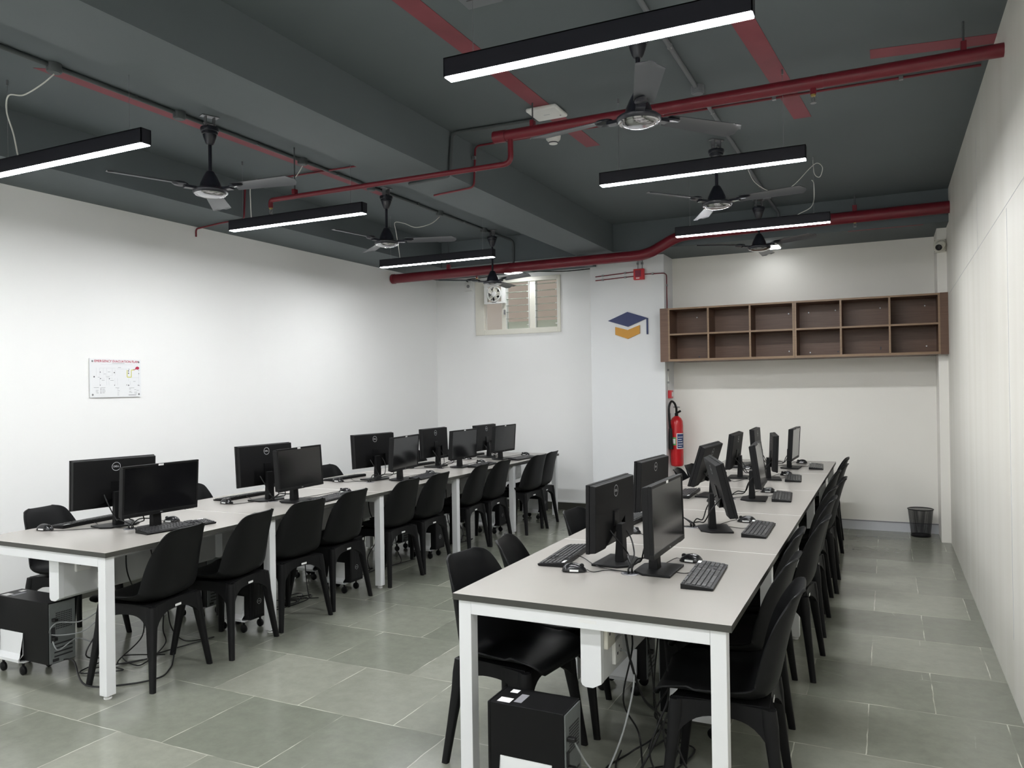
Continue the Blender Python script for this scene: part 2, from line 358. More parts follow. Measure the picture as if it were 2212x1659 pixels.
for a, b in ((xs[3], xs[4]), (xs[5], xs[6])):
    for k in range(7):
        bm = BM(); z = 2.355+k*0.086
        mt = Matrix.Translation((0, YB+0.03, z)) @ Matrix.Rotation(math.radians(1 if k else 88), 4, 'X')
        bx(bm, a+0.008, b-0.008, -0.048, 0.048, -0.0025, 0.0025, mt); lv = obj('louver', bm, 'glass', wf)
    bm = BM()
    for s in (a, b-0.008): bx(bm, s, s+0.008, YB-0.005, YB+0.05, 2.31, 2.91)
    for k in range(7):
        z = 2.355+k*0.086; bx(bm, b-0.03, b-0.008, YB-0.01, YB+0.0, z-0.006, z+0.004)
    obj('louver_holder', bm, 'white_plastic', wf)
box('crank_handle', (-4.475, -4.462, YB-0.04, YB-0.012, 2.50, 2.56), 'steel', wf)
ext = box('wall_outside', (XL-1, XR-2, YB+1.3, YB+1.4, 1.0, 5.0), 'ext'); ext['kind'] = 'structure'
# exhaust fan
ef = thing('exhaust_fan', 'square white exhaust fan with round grille fitted in the high window', 'exhaust fan', (-4.60, YB-0.06, 2.77))
bm = BM(); n = 32; R0 = 0.098
bx(bm, -0.15, 0.15, 0.0, 0.045, -0.125, -0.1); bx(bm, -0.15, 0.15, 0.0, 0.045, 0.1, 0.125)
bx(bm, -0.15, -0.1, 0, 0.045, -0.1, 0.1); bx(bm, 0.1, 0.15, 0, 0.045, -0.1, 0.1)
obj('housing', bm, 'white_plastic', ef, bev=0.004)
bm = BM(); mt = Matrix.Rotation(PI/2, 4, 'X')
lathe(bm, [(0.1, -0.03), (0.1, 0.012), (0.09, 0.014), (0.088, -0.03)], 32, mtx=mt); obj('ring', bm, 'white_plastic', ef, True)
bm = BM(); lathe(bm, [(0.036, -0.02), (0.036, 0.006), (0.028, 0.016), (0, 0.018)], 24, mtx=mt); obj('hub', bm, 'white_plastic', ef, True)
for k in range(5):
    bm = BM(); mb = Matrix.Rotation(k*2*PI/5, 4, 'Y') @ Matrix.Rotation(0.5, 4, 'X'); bx(bm, 0.03, 0.086, 0.004, 0.007, -0.028, 0.028, mb); obj('blade', bm, 'cream_plastic', ef)
bm = BM()
for k in range(12):
    a = k*PI/6; tube(bm, [(0.035*math.cos(a), -0.012, 0.035*math.sin(a)), (0.098*math.cos(a+0.3), -0.012, 0.098*math.sin(a+0.3))], 0.0018, 5)
obj('grille', bm, 'white_plastic', ef)
box('nameplate', (-0.035, 0.03, -0.003, 0.001, -0.114, -0.106), 'ink', ef)
sw = thing('connection_box', 'small white cable box high on back wall left of the window', 'box', (-5.0, YB-0.03, 2.90))
box('housing', (-0.055, 0.055, 0, 0.03, -0.06, 0.06), 'white_plastic', sw, bev=0.004)
bm = BM(); lathe(bm, [(0.022, -0.02), (0.022, 0.006), (0.008, 0.008), (0, 0.008)], 16, mtx=mt); obj('inlet', bm, 'steel', sw, True)

# ------------------------------------------------------------------ ceiling stripes
def stripe(pts, lab):
    bm = BM(); A = [bm.verts.new((x, y, ZC)) for x, y in pts]; B = [bm.verts.new((x, y, ZC-0.002)) for x, y in pts]
    for i in range(4): bm.faces.new((A[i], A[(i+1) % 4], B[(i+1) % 4], B[i]))
    bm.faces.new(A); bm.faces.new(B[::-1]); tag(obj('painted_stripe', bm, 'red_stripe'), lab, 'painted stripe', 'red stripes on the ceiling')
stripe([(-2.02, 1.2), (-1.9, 1.2), (-1.875, 5.44), (-1.98, 5.44)], 'faded red stripe on ceiling running behind the white access point')
stripe([(-4.145, 2.68), (-4.03, 2.76), (-4.05, 6.0), (-4.15, 6.0)], 'faded red stripe on ceiling beside the dark conduit of the left bay')
stripe([(-0.80, 2.2), (-0.68, 2.2), (-0.425, 5.53), (-0.535, 5.53)], 'faded red stripe on ceiling crossing the red pipe near the right wall')
stripe([(-0.055, 4.57), (XR, 4.66), (XR, 4.79), (-0.055, 4.70)], 'short faded red stripe reaching the right wall along the red pipe')
bm = BM(); bx(bm, -0.32, 0.33, 8.13+0.1, 8.255, ZS-0.002, ZS); tag(obj('painted_stripe', bm, 'red_stripe'), 'narrow faded red stripe under the far cross beam at right', 'painted stripe', 'red stripes on the ceiling')

# ------------------------------------------------------------------ lamps
def linear_lamp(x0, x1, y, z, label):
    L = x1-x0; t = thing('linear_lamp', label, 'lamp', ((x0+x1)/2, y, z), 0, 'black linear led lamps')
    h = L/2; d = 0.03; H = 0.076
    bm = BM()   # U shaped profile open at the bottom
    bx(bm, -h, h, -d, -d+0.004, 0, H); bx(bm, -h, h, d-0.004, d, 0, H); bx(bm, -h, h, -d, d, H-0.004, H)
    bx(bm, -h, -h+0.004, -d, d, 0, H); bx(bm, h-0.004, h, -d, d, 0, H)
    obj('lamp_body', bm, 'lampbody', t)
    box('diffuser', (-h+0.004, h-0.004, -d+0.004, d-0.004, -0.003, 0.01), 'diff', t)
    for s in (-1, 1):
        bm = BM(); tube(bm, [(s*(h-0.12), 0, H), (s*(h-0.12), 0, ZC-z-0.02)], 0.0013, 5); wq = obj('suspension_wire', bm, 'steel', t)
        bm = BM(); tube(bm, [(s*(h-0.12), 0, ZC-z-0.03), (s*(h-0.12), 0, ZC-z)], 0.006, 8); tube(bm, [(s*(h-0.12), 0, H), (s*(h-0.12), 0, H+0.012)], 0.005, 8)
        obj('wire_grip', bm, 'steel', t)
    return t
linear_lamp(-1.58, -0.385, 2.72, 2.8, 'black linear LED lamp nearest the camera over the right desk')
linear_lamp(-1.59, -0.385, 4.62, 2.8, 'black linear LED lamp over the middle of the right desk')
linear_lamp(-1.585, -0.375, 6.52, 2.8, 'black linear LED lamp farthest over the right desk, before the red pipe')
linear_lamp(-4.56, -3.325, 2.72, 2.8, 'black linear LED lamp cut by the left edge of the photo')
linear_lamp(-4.575, -3.31, 4.51, 2.8, 'black linear LED lamp over the left desk, middle of its row')
linear_lamp(-4.66, -3.36, 6.62, 2.8, 'black linear LED lamp farthest over the left desk')
for i, y in enumerate((0.8, -1.1, -2.6)):
    linear_lamp(-1.58, -0.385, y, 2.8, 'black linear LED lamp of the right row, behind the camera')
    linear_lamp(-4.56, -3.325, y, 2.8, 'black linear LED lamp of the left row, behind the camera')
for x, y, lb in ((-4.22, 8.80, 'square bright LED panel under the beam above the high window'), (-1.10, 8.62, 'square bright LED panel under the beam above the wall shelf')):
    t = thing('led_panel', lb, 'lamp', (x, y, ZS-0.03), 0, 'square led panels')
    box('panel_rim', (-0.11, 0.11, -0.11, 0.11, 0.004, 0.03), 'white_plastic', t, bev=0.003)
    box('diffuser', (-0.10, 0.10, -0.10, 0.10, -0.004, 0.004), 'diff2' if x < -2 else 'diff3', t)

# ------------------------------------------------------------------ ceiling fans
def make_fan(x, y, a0, zb, label, first=[None]):
    t = thing('ceiling_fan', label, 'fan', (x, y, zb), math.radians(a0), 'dark three-blade ceiling fans')
    top = ZC-zb
    bm = BM(); bx(bm, -0.055, 0.055, -0.025, 0.025, top-0.006, top); bx(bm, -0.03, -0.024, -0.02, 0.02, top-0.07, top-0.006); bx(bm, 0.024, 0.03, -0.02, 0.02, top-0.07, top-0.006)
    tube(bm, [(-0.04, 0, top-0.05), (0.04, 0, top-0.05)], 0.006, 8)
    obj('mounting_bracket', bm, 'steel', t)
    bm = BM(); lathe(bm, [(0.056, top-0.075), (0.058, top-0.085), (0.054, top-0.10), (0.05, top-0.102), (0.048, top-0.118), (0.043, top-0.12), (0.040, top-0.135), (0.028, top-0.17), (0.02, top-0.185), (0.013, top-0.187)][::-1], 28)
    obj('canopy', bm, 'fan', t, True)
    bm = BM(); tube(bm, [(0, 0, 0.1), (0, 0, top-0.06)], 0.0115, 14); obj('rod', bm, 'fan', t, True)
    bm = BM(); lathe(bm, [(0.068, 0.055), (0.066, 0.066), (0.062, 0.085), (0.045, 0.125), (0.028, 0.158), (0.02, 0.166), (0.012, 0.167)], 28); obj('cone_cover', bm, 'fan', t, True)
    bm = BM(); lathe(bm, [(0.068, 0.012), (0.098, 0.016), (0.108, 0.028), (0.108, 0.04), (0.095, 0.05), (0.066, 0.057)], 32); obj('motor', bm, 'fan', t, True)
    bm = BM(); lathe(bm, [(0, -0.004), (0.05, -0.001), (0.075, 0.006), (0.085, 0.014), (0.094, 0.012), (0.1, 0.018), (0.098, 0.022), (0.08, 0.022)], 32); obj('motor_cap', bm, 'chrome', t, True)
    for k in range(3):
        mt = Matrix.Rotation(k*2*PI/3, 4, 'Z')
        bm = BM(); bx(bm, 0.095, 0.165, -0.022, 0.022, 0.036, 0.052, mt)
        m2 = mt @ Matrix.Translation((0.19, 0, 0.058)) @ Matrix.Rotation(math.radians(10), 4, 'X') @ Matrix.Diagonal((1, 0.65, 1, 1))
        lathe(bm, [(0.0, -0.012), (0.042, -0.010), (0.052, -0.002), (0.05, 0.002)], 20, mtx=m2)
        obj('blade_iron', bm, 'fan', t, True)
        bm = BM(); mb = mt @ Matrix.Rotation(math.radians(-12), 4, 'X')
        N = 16; rows = []
        for i in range(N+1):
            u = i/N; r = 0.17+0.445*u; wd = 0.048+0.016*u
            if u > 0.93: wd *= math.sqrt(max(0.05, 1-((u-0.93)/0.075)**2))
            row = []
            for j in range(7):
                s = -1+2*j/6; row.append((r, s*wd, 0.058 + 0.008*(1-s*s) - 0.004))
            rows.append(row)
        V = [[bm.verts.new(mb @ Vector(p)) for p in row] for row in rows]; V2 = [[bm.verts.new(mb @ (Vector(p)+Vector((0, 0, 0.003)))) for p in row] for row in rows]
        for A, s in ((V, 1), (V2, -1)):
            for i in range(N):
                for j in range(6): bm.faces.new((A[i][j], A[i+1][j], A[i+1][j+1], A[i][j+1]))
        for i in range(N):
            bm.faces.new((V[i][0], V2[i][0], V2[i+1][0], V[i+1][0])); bm.faces.new((V[i][6], V[i+1][6], V2[i+1][6], V2[i][6]))
        for j in range(6):
            bm.faces.new((V[0][j], V[0][j+1], V2[0][j+1], V2[0][j])); bm.faces.new((V[N][j], V2[N][j], V2[N][j+1], V[N][j+1]))
        bl = obj('blade', bm, 'fanblade', t, True)
    return t
make_fan(-3.90, 3.67, -112, 2.805, 'dark ceiling fan nearest the camera in the left bay, right of the cut-off lamp')
make_fan(-3.95, 5.70, -100, 2.805, 'dark ceiling fan in the middle of the left bay')
make_fan(-3.985, 7.81, -26, 2.70, 'dark ceiling fan in front of the high window')
make_fan(-1.065, 3.67, -70, 2.81, 'dark ceiling fan nearest the camera in the right bay, blade pointing at the viewer')
make_fan(-1.09, 5.73, -128, 2.825, 'dark ceiling fan below the second lamp of the right bay')
make_fan(-1.09, 7.80, -152, 2.83, 'dark ceiling fan farthest in the right bay, in front of the shelf wall')

# ------------------------------------------------------------------ pipes
pp = thing('sprinkler_pipe', 'red sprinkler pipe crossing the ceiling from the right wall to the left bay', 'pipe', (0, 0, 0))
PY = 4.43
bm = BM(); tube(bm, [(XR, PY, 3.152), (-2.22, PY, 3.148)], 0.034, 20); tube(bm, [(-2.15, PY, 3.148), (-2.235, PY, 3.148)], 0.038, 20); tube(bm, [(-0.31, PY, 3.15), (-0.28, PY, 3.15)], 0.036, 20)
obj('main_pipe', bm, 'red_pipe', pp, True)
bm = BM(); tube(bm, bend([(-2.12, PY, 3.14), (-2.12, PY, 2.968), (-4.10, PY, 2.968), (-4.10, PY, 2.91)], 0.05), 0.0175, 16); obj('branch_pipe', bm, 'red_pipe', pp, True)
for x, z0 in ((-1.965, 3.15), (0.365, 3.16), (-3.87, 2.97)):
    bm = BM(); tube(bm, [(x, PY, z0+0.03), (x, PY, ZC)], 0.005, 8); hg = obj('hanger_rod', bm, 'conduit', pp)
    bm = BM(); bx(bm, x-0.013, x+0.013, PY-0.02, PY+0.02, z0+0.012, z0+0.05 if z0 < 3.1 else z0+0.065); obj('hanger_clamp', bm, 'red_pipe', pp, bev=0.003)
def sprinkler(x, y, z, lab):
    t = thing('sprinkler', lab, 'sprinkler', (x, y, z), 0, 'sprinkler heads')
    bm = BM(); lathe(bm, [(0.010, 0.0), (0.013, 0.003), (0.013, 0.012), (0.009, 0.014)], 14); obj('thread', bm, 'brass', t, True)
    bm = BM(); tube(bm, spline([(0.008, 0, 0), (0.013, 0, -0.015), (0.006, 0, -0.032)]), 0.0022, 6); tube(bm, spline([(-0.008, 0, 0), (-0.013, 0, -0.015), (-0.006, 0, -0.032)]), 0.0022, 6); tube(bm, [(0, 0, 0), (0, 0, -0.032)], 0.003, 6); obj('yoke', bm, 'steel', t)
    bm = BM(); lathe(bm, [(0.0, -0.036), (0.016, -0.035), (0.016, -0.033), (0.0, -0.032)], 16); obj('deflector', bm, 'steel', t)
sprinkler(-4.10, PY, 2.90, 'brass sprinkler head at the left end of the near red pipe')
bm = BM(); tube(bm, [(-0.33, PY, 3.12), (-0.33, PY, 3.088)], 0.016, 12); obj('sprinkler_socket', bm, 'red_pipe', pp, True)
sprinkler(-0.33, PY, 3.076, 'sprinkler head under the near red pipe by the right wall')
fp = thing('fire_main_pipe', 'thick red fire main running along the far beam with a raised elbow', 'pipe', (0, 0, 0))
bm = BM(); tube(bm, bend([(XR, 8.06, 3.125), (-1.93, 8.06, 3.105), (-2.27, 8.06, 2.935), (-5.50, 8.06, 2.915)], 0.12, 7), 0.056, 22); obj('main_pipe', bm, 'red_pipe', fp, True)
bm = BM(); tube(bm, [(-5.505, 8.06, 2.915), (-5.47, 8.06, 2.915)], 0.061, 22); obj('collar', bm, 'red_pipe', fp, True)
bm = BM(); tube(bm, [(-3.9, 8.06, 2.925), (-3.87, 8.06, 2.925)], 0.059, 22); obj('collar', bm, 'red_pipe', fp, True)
for x, z in ((-0.25, 3.12), (-4.7, 2.92)):
    bm = BM(); bx(bm, x-0.02, x+0.02, 8.04, 8.08, z+0.04, z+0.11); obj('hanger_clamp', bm, 'red_pipe', fp, bev=0.003)
    bm = BM(); tube(bm, [(x, 8.06, z+0.1), (x, 8.06, ZC)], 0.006, 8); obj('hanger_rod', bm, 'conduit', fp)
bm = BM(); tube(bm, [(-4.32, 8.06, 2.86), (-4.32, 8.06, 2.84)], 0.014, 12); obj('sprinkler_socket', bm, 'red_pipe', fp, True)
sprinkler(-4.32, 8.06, 2.828, 'sprinkler head under the far red pipe left of the window fan')
sprinkler(-0.25, 8.06, 3.058, 'sprinkler head under the far red pipe near the right wall')

def conduit(name, pts, r, m, lab, rad=0.05, cat='conduit', clips=()):
    t = thing(name, lab, cat, (0, 0, 0))
    bm = BM(); tube(bm, bend(pts, rad), r, 12); obj('tube', bm, m, t, True)
    for c in clips:
        bm = BM(); bx(bm, c[0]-0.012, c[0]+0.012, c[1]-0.012, c[1]+0.012, c[2]-0.012, c[2]+0.012); obj('clip', bm, 'steel' if m != 'conduit' else 'conduit', t, bev=0.002)
    return t
cz = ZC-0.013
lc = conduit('ceiling_conduit', [(-4.0, 1.0, cz), (-4.02, 7.95, cz), (-3.9, 8.18, cz-0.05), (-3.9, 8.185, 3.0)], 0.0135, 'conduit', 'dark grey conduit running along the ceiling of the left bay', clips=[(-4.005, y, cz) for y in (3.2, 4.2, 5.1, 6.3, 7.2)])
rc = conduit('ceiling_conduit', [(-0.99, 1.0, cz), (-0.99, 7.95, cz), (-0.95, 8.186, cz-0.05), (-0.95, 8.186, 3.15)], 0.0135, 'conduit2', 'painted grey conduit running along the ceiling of the right bay', clips=[(-0.99, y, cz) for y in (3.4, 4.0, 5.1, 6.3, 7.2)])
for x, y, m_, lb in ((-4.0, 2.70, 'conduit', 'round grey junction box at the left end of the left bay conduit'), (-4.0, 4.67, 'conduit', 'grey junction box behind the nearest left fan'), (-4.01, 6.71, 'conduit', 'grey junction box past the middle fan of the left bay'),
                     (-4.0, 3.52, 'conduit', 'dark junction box touching the canopy of the nearest left fan'), (-4.01, 5.56, 'conduit', 'dark junction box beside the middle left fan canopy'), (-4.015, 7.66, 'conduit', 'dark junction box beside the far left fan canopy'),
                     (-0.985, 4.64, 'conduit2', 'grey junction box on right conduit behind the red pipe'), (-0.985, 5.50, 'conduit2', 'grey junction box at the tip of the near right fan blade'), (-0.985, 7.60, 'conduit2', 'grey junction box beside the far right fan canopy')):
    t = thing('junction_box', lb, 'junction box', (x, y, ZC-0.045), 0, 'junction boxes on the ceiling conduits')
    bm = BM(); lathe(bm, [(0.036, 0.0), (0.038, 0.003), (0.038, 0.045)], 20); obj('body', bm, m_, t, True)
    bm = BM(); lathe(bm, [(0.0, -0.004), (0.03, -0.004), (0.033, 0.0)], 20); obj('lid', bm, m_, t, True)
conduit('wall_conduit', [(-1.95, 4.69, cz), (-2.675, 4.66, cz), (-2.675, 4.62, 3.005), (-3.03, 4.66, 3.005)], 0.012, 'conduit', 'dark conduit bent from the access point down over the beam', 0.04)
conduit('alarm_conduit', [(0.5, 5.05, cz), (-2.672, 4.99, cz), (-2.672, 4.96, 3.006), (-3.05, 5.03, 3.006)], 0.0075, 'red_pipe', 'thin red conduit beside the red pipe, bent down over the beam', 0.04, clips=[(-2.672, 4.97, 3.13), (-2.672, 4.97, 3.22), (-0.6, 5.03, cz), (0.1, 5.045, cz)])
conduit('alarm_conduit', [(-3.135, 5.01, cz), (-4.868, 4.96, cz), (-4.868, 4.94, 3.006), (-5.15, 4.96, 3.006), (-5.505, 5.01, 3.0), (-5.505, 5.01, 2.93)], 0.0075, 'red_pipe', 'thin red conduit crossing the left bay to the left wall', 0.03)
# white cords of the lamps
def cord(pts, m, r, lab, name='lamp_cord', cat='cord', group=None):
    bm = BM(); tube(bm, spline(pts, 8), r, 6); return tag(obj(name, bm, m, None, True), lab, cat, group)
cord([(-4.0, 2.70, 3.27), (-4.08, 2.68, 3.22), (-4.2, 2.66, 3.18), (-4.33, 2.66, 3.2), (-4.365, 2.67, 3.12), (-4.355, 2.70, 3.0), (-4.35, 2.72, 2.88)], 'cablew', 0.004, 'white cord hanging from junction box to the cut-off left lamp')
cord([(-4.0, 4.67, 3.27), (-4.04, 4.62, 3.17), (-4.15, 4.55, 3.12), (-4.30, 4.51, 3.165), (-4.37, 4.51, 3.13), (-4.375, 4.51, 3.0), (-4.37, 4.51, 2.88)], 'cablew', 0.004, 'white cord looping behind the nearest left fan to its lamp')
cord([(-4.01, 6.71, 3.27), (-4.08, 6.66, 3.2), (-4.22, 6.6, 3.165), (-4.36, 6.6, 3.22), (-4.47, 6.6, 3.24), (-4.46, 6.6, 3.15), (-4.44, 6.61, 3.0), (-4.43, 6.62, 2.88)], 'cablew', 0.004, 'white cord looping to the far left lamp')
cord([(-0.985, 6.45, 3.29), (-0.93, 6.5, 3.17), (-0.80, 6.54, 3.09), (-0.66, 6.56, 3.12), (-0.53, 6.56, 3.24), (-0.47, 6.56, 3.28), (-0.43, 6.56, 3.24), (-0.45, 6.56, 3.17), (-0.49, 6.56, 3.2), (-0.50, 6.56, ZC)], 'cablew', 0.003, 'thin white cord sagging from the right conduit to the ceiling above the far lamp')
cord([(-0.51, 6.55, 3.15), (-0.495, 6.55, 3.12), (-0.495, 6.55, 3.0), (-0.52, 6.53, 2.93), (-0.60, 6.52, 2.89), (-0.62, 6.52, 2.875)], 'cablew', 0.0035, 'white cord rising from the far right lamp')
cord([(-4.12, 8.80, ZS-0.012), (-3.9, 8.95, ZS-0.02), (-3.6, 9.04, ZS-0.03), (-3.3, 9.08, ZS-0.02), (-3.12, 9.09, ZS-0.015)], 'cable', 0.006, 'black cable sagging along the top of the back wall right of window')
cord([(-4.35, 8.80, ZS-0.012), (-4.6, 9.0, ZS-0.02), (-5.0, 9.07, ZS-0.03), (-5.0, 9.08, 2.96)], 'cable', 0.006, 'black cable running from the window lamp to the white box')
# access point, smoke detector, fitting
t = thing('access_point', 'white rounded square wireless access point on ceiling near the beam', 'access point', (-1.94, 4.60, ZC-0.035))
bm = BM(); bx(bm, -0.105, 0.105, -0.105, 0.105, 0.008, 0.035); obj('housing', bm, 'white_plastic', t, bev=0.014, segs=4); box('mark', (-0.02, 0.02, -0.006, 0.006, 0.0075, 0.009), 'inkl', t); box('indicator', (0.07, 0.08, 0.04, 0.055, 0.0075, 0.009), 'ink', t)
t = thing('smoke_detector', 'round white smoke detector on ceiling beside the red pipe', 'smoke detector', (-2.10, 5.09, ZC-0.055))
bm = BM(); lathe(bm, [(0.03, 0), (0.032, 0.012), (0.036, 0.016), (0.05, 0.03), (0.055, 0.055)], 28); obj('housing', bm, 'white_plastic', t, True)
bm = BM(); lathe(bm, [(0.033, 0.004), (0.0345, 0.004), (0.0345, 0.009), (0.033, 0.009)], 28); obj('sensing_slot', bm, 'inkd', t)
t = thing('ceiling_socket_box', 'pale flat box on ceiling cut by the top edge of the photo', 'box', (-1.62, 3.03, ZC-0.03))
box('housing', (-0.09, 0.09, -0.12, 0.12, 0, 0.03), 'conduit2', t, bev=0.004); box('slot', (-0.06, 0.06, 0.04, 0.046, -0.001, 0.001), 'inkd', t)

# ------------------------------------------------------------------ pillar signs and alarms
def flat_shape(name, pts, m, parent, y0, y1):
    bm = BM(); prism(bm, pts, 'y', y0, y1); return obj(name, bm, m, parent)
t = thing('wall_emblem', 'blue and orange graduation cap emblem on the pillar', 'sign', (0, 0, 0))
flat_shape('cap_top', [(-2.894, 2.300), (-2.659, 2.393), (-2.422, 2.312), (-2.657, 2.223)], 'blue', t, 8.582, 8.6)
flat_shape('tassel', [(-2.422, 2.312), (-2.422, 2.128), (-2.438, 2.128), (-2.438, 2.3075)], 'blue', t, 8.5825, 8.6)
flat_shape('cap_base', [(-2.806, 2.228), (-2.659, 2.186), (-2.518, 2.236), (-2.518, 2.141), (-2.659, 2.084), (-2.806, 2.138)], 'orange', t, 8.582, 8.6)
t = thing('fire_alarm_sounder', 'red square fire alarm sounder on the pillar above the emblem', 'alarm', (-2.512, 8.6, 2.81))
box('housing', (-0.062, 0.062, -0.045, 0, -0.062, 0.062), 'red_box', t, bev=0.008, segs=3)
box('grille_plate', (-0.042, 0.03, -0.047, -0.044, -0.03, 0.045), 'inkred', t)
bm = BM()
for i in range(5): bx(bm, -0.038, 0.026, -0.049, -0.0465, -0.026+i*0.015, -0.020+i*0.015)
obj('grille_slots', bm, 'inkd', t)
box('label_plate', (-0.03, 0.01, -0.047, -0.044, -0.05, -0.038), 'label', t)
conduit('alarm_conduit', [(-3.04, 8.593, 2.822), (-2.575, 8.593, 2.845)], 0.006, 'red_pipe', 'upper thin red conduit left of the fire alarm sounder', clips=[(-2.95, 8.594, 2.827), (-2.68, 8.594, 2.84)])
conduit('alarm_conduit', [(-3.04, 8.593, 2.778), (-2.575, 8.593, 2.795)], 0.006, 'red_pipe', 'lower thin red conduit left of the fire alarm sounder', clips=[(-2.95, 8.594, 2.781), (-2.68, 8.594, 2.791)])
conduit('alarm_conduit', [(-2.45, 8.593, 2.81), (-2.228, 8.593, 2.805), (-2.228, 8.70, 2.80), (-2.228, 8.70, 2.386)], 0.006, 'red_pipe', 'thin red conduit from the sounder turning round the pillar corner', 0.03, clips=[(-2.36, 8.594, 2.807), (-2.229, 8.70, 2.68)])
conduit('alarm_conduit', [(-2.228, 8.70, 1.81), (-2.228, 8.70, 1.495)], 0.005, 'cablew', 'pale conduit dropping from under the shelf to the red call point', clips=[(-2.229, 8.70, 1.72), (-2.229, 8.70, 1.58)])
for x, lb in ((-2.53, 'left of the two steel drops above the fire alarm sounder'), (-2.48, 'right of the two steel drops above the fire alarm sounder')):
    conduit('sounder_cable', [(x, 8.592, 2.87), (x+0.004, 8.592, 2.95), (x, 8.592, ZS)], 0.005, 'steel', lb, clips=[(x, 8.594, 2.935)])
t = thing('call_point', 'small red fire alarm call point above the extinguisher', 'alarm', (-2.235, 8.745, 1.445))
box('housing', (0, 0.04, -0.045, 0.045, -0.045, 0.045), 'red_box', t, bev=0.005); box('press_plate', (0.0395, 0.042, -0.02, 0.03, -0.025, 0.025), 'label', t)
# fire extinguisher
t = thing('fire_extinguisher', 'red fire extinguisher with black hose hung on the pillar side', 'fire extinguisher', (-2.155, 8.76, 0.63))
bm = BM(); lathe(bm, [(0.0, 0.0), (0.06, 0.002), (0.07, 0.014), (0.072, 0.03), (0.072, 0.47), (0.068, 0.51), (0.05, 0.545), (0.03, 0.56), (0.022, 0.568)], 32); obj('cylinder', bm, 'red_ext', t, True)
bm = BM(); lathe(bm, [(0.02, 0.56), (0.02, 0.6), (0.013, 0.605), (0.013, 0.66), (0.0, 0.664)], 16); tube(bm, [(0, 0, 0.60), (0.05, -0.02, 0.625)], 0.013, 10); obj('valve', bm, 'blackm', t, True)
bm = BM(); tube(bm, [(-0.035, 0.0, 0.67), (0.04, 0.0, 0.668)], 0.006, 8); tube(bm, [(0, 0, 0.655), (0, 0, 0.675)], 0.008, 8); obj('hand_wheel', bm, 'steel', t, True)
bm = BM(); tube(bm, spline([(0.0, 0.0, 0.65), (-0.012, -0.03, 0.71), (-0.035, -0.08, 0.735), (-0.05, -0.125, 0.68), (-0.052, -0.13, 0.6), (-0.05, -0.118, 0.5), (-0.045, -0.10, 0.42)]), 0.0125, 10); obj('hose', bm, 'cable', t, True)
bm = BM(); tube(bm, spline([(-0.045, -0.10, 0.43), (-0.045, -0.09, 0.2)]), 0.018, 10, r1=0.026); obj('horn', bm, 'cable', t, True)
def cyl_label(name, a0, a1, z0, z1, m, r=0.0725):
    bm = BM(); n = 10
    A = [bm.verts.new((r*math.cos(a0+(a1-a0)*i/n), r*math.sin(a0+(a1-a0)*i/n), z0)) for i in range(n+1)]
    B = [bm.verts.new((r*math.cos(a0+(a1-a0)*i/n), r*math.sin(a0+(a1-a0)*i/n), z1)) for i in range(n+1)]
    for i in range(n): bm.faces.new((A[i], A[i+1], B[i+1], B[i]))
    return obj(name, bm, m, t)
d = math.radians
cyl_label('front_label', d(-78), d(10), 0.2, 0.375, 'label', 0.0724); cyl_label('front_label_print', d(-72), d(6), 0.208, 0.367, 'navy', 0.0728)
for k in range(5): cyl_label('label_text_line', d(-66), d(-30+(k*17) % 25), 0.225+k*0.026, 0.232+k*0.026, 'label', 0.0731)
cyl_label('side_label', d(-140), d(-84), 0.24, 0.33, 'green', 0.0724); cyl_label('side_label_print', d(-136), d(-90), 0.258, 0.312, 'label', 0.0728)
box('wall_bracket', (-0.078, -0.068, -0.02, 0.02, 0.3, 0.6), 'steel', t)
# cctv camera
t = thing('security_camera', 'white dome security camera on square box in the top right corner', 'camera', (0.485, 8.52, 2.845))
box('back_box', (-0.06, 0.045, -0.035, 0, -0.062, 0.062), 'cream_plastic', t, bev=0.006)
bm = BM(); lathe(bm, [(0.05, 0.035), (0.052, 0.05), (0.044, 0.07), (0.036, 0.085), (0.034, 0.1), (0.02, 0.104), (0, 0.104)], 24, mtx=Matrix.Rotation(PI/2, 4, 'X')); obj('ball', bm, 'cream_plastic', t, True)
mt = Matrix.Translation((-0.012, -0.075, -0.012)) @ Matrix.Rotation(d(112), 4, 'X') @ Matrix.Rotation(d(-16), 4, 'Y')
bm = BM(); lathe(bm, [(0.036, 0.0), (0.036, 0.035), (0.03, 0.038), (0.029, 0.036)], 24, mtx=mt); obj('shroud', bm, 'cream_plastic', t, True)
bm = BM(); lathe(bm, [(0.0295, 0.030), (0.0295, 0.0385), (0.015, 0.041), (0, 0.042)], 24, mtx=mt); obj('lens_window', bm, 'screen', t, True)
for sx in (-0.052, 0.037):
    for sz in (-0.052, 0.052):
        bm = BM(); lathe(bm, [(0.004, 0.035), (0.004, 0.037), (0, 0.037)], 10, c=(sx, 0, 0), mtx=Matrix.Translation((0, 0, sz)) @ Matrix.Rotation(PI/2, 4, 'X')); obj('screw', bm, 'ink', t)

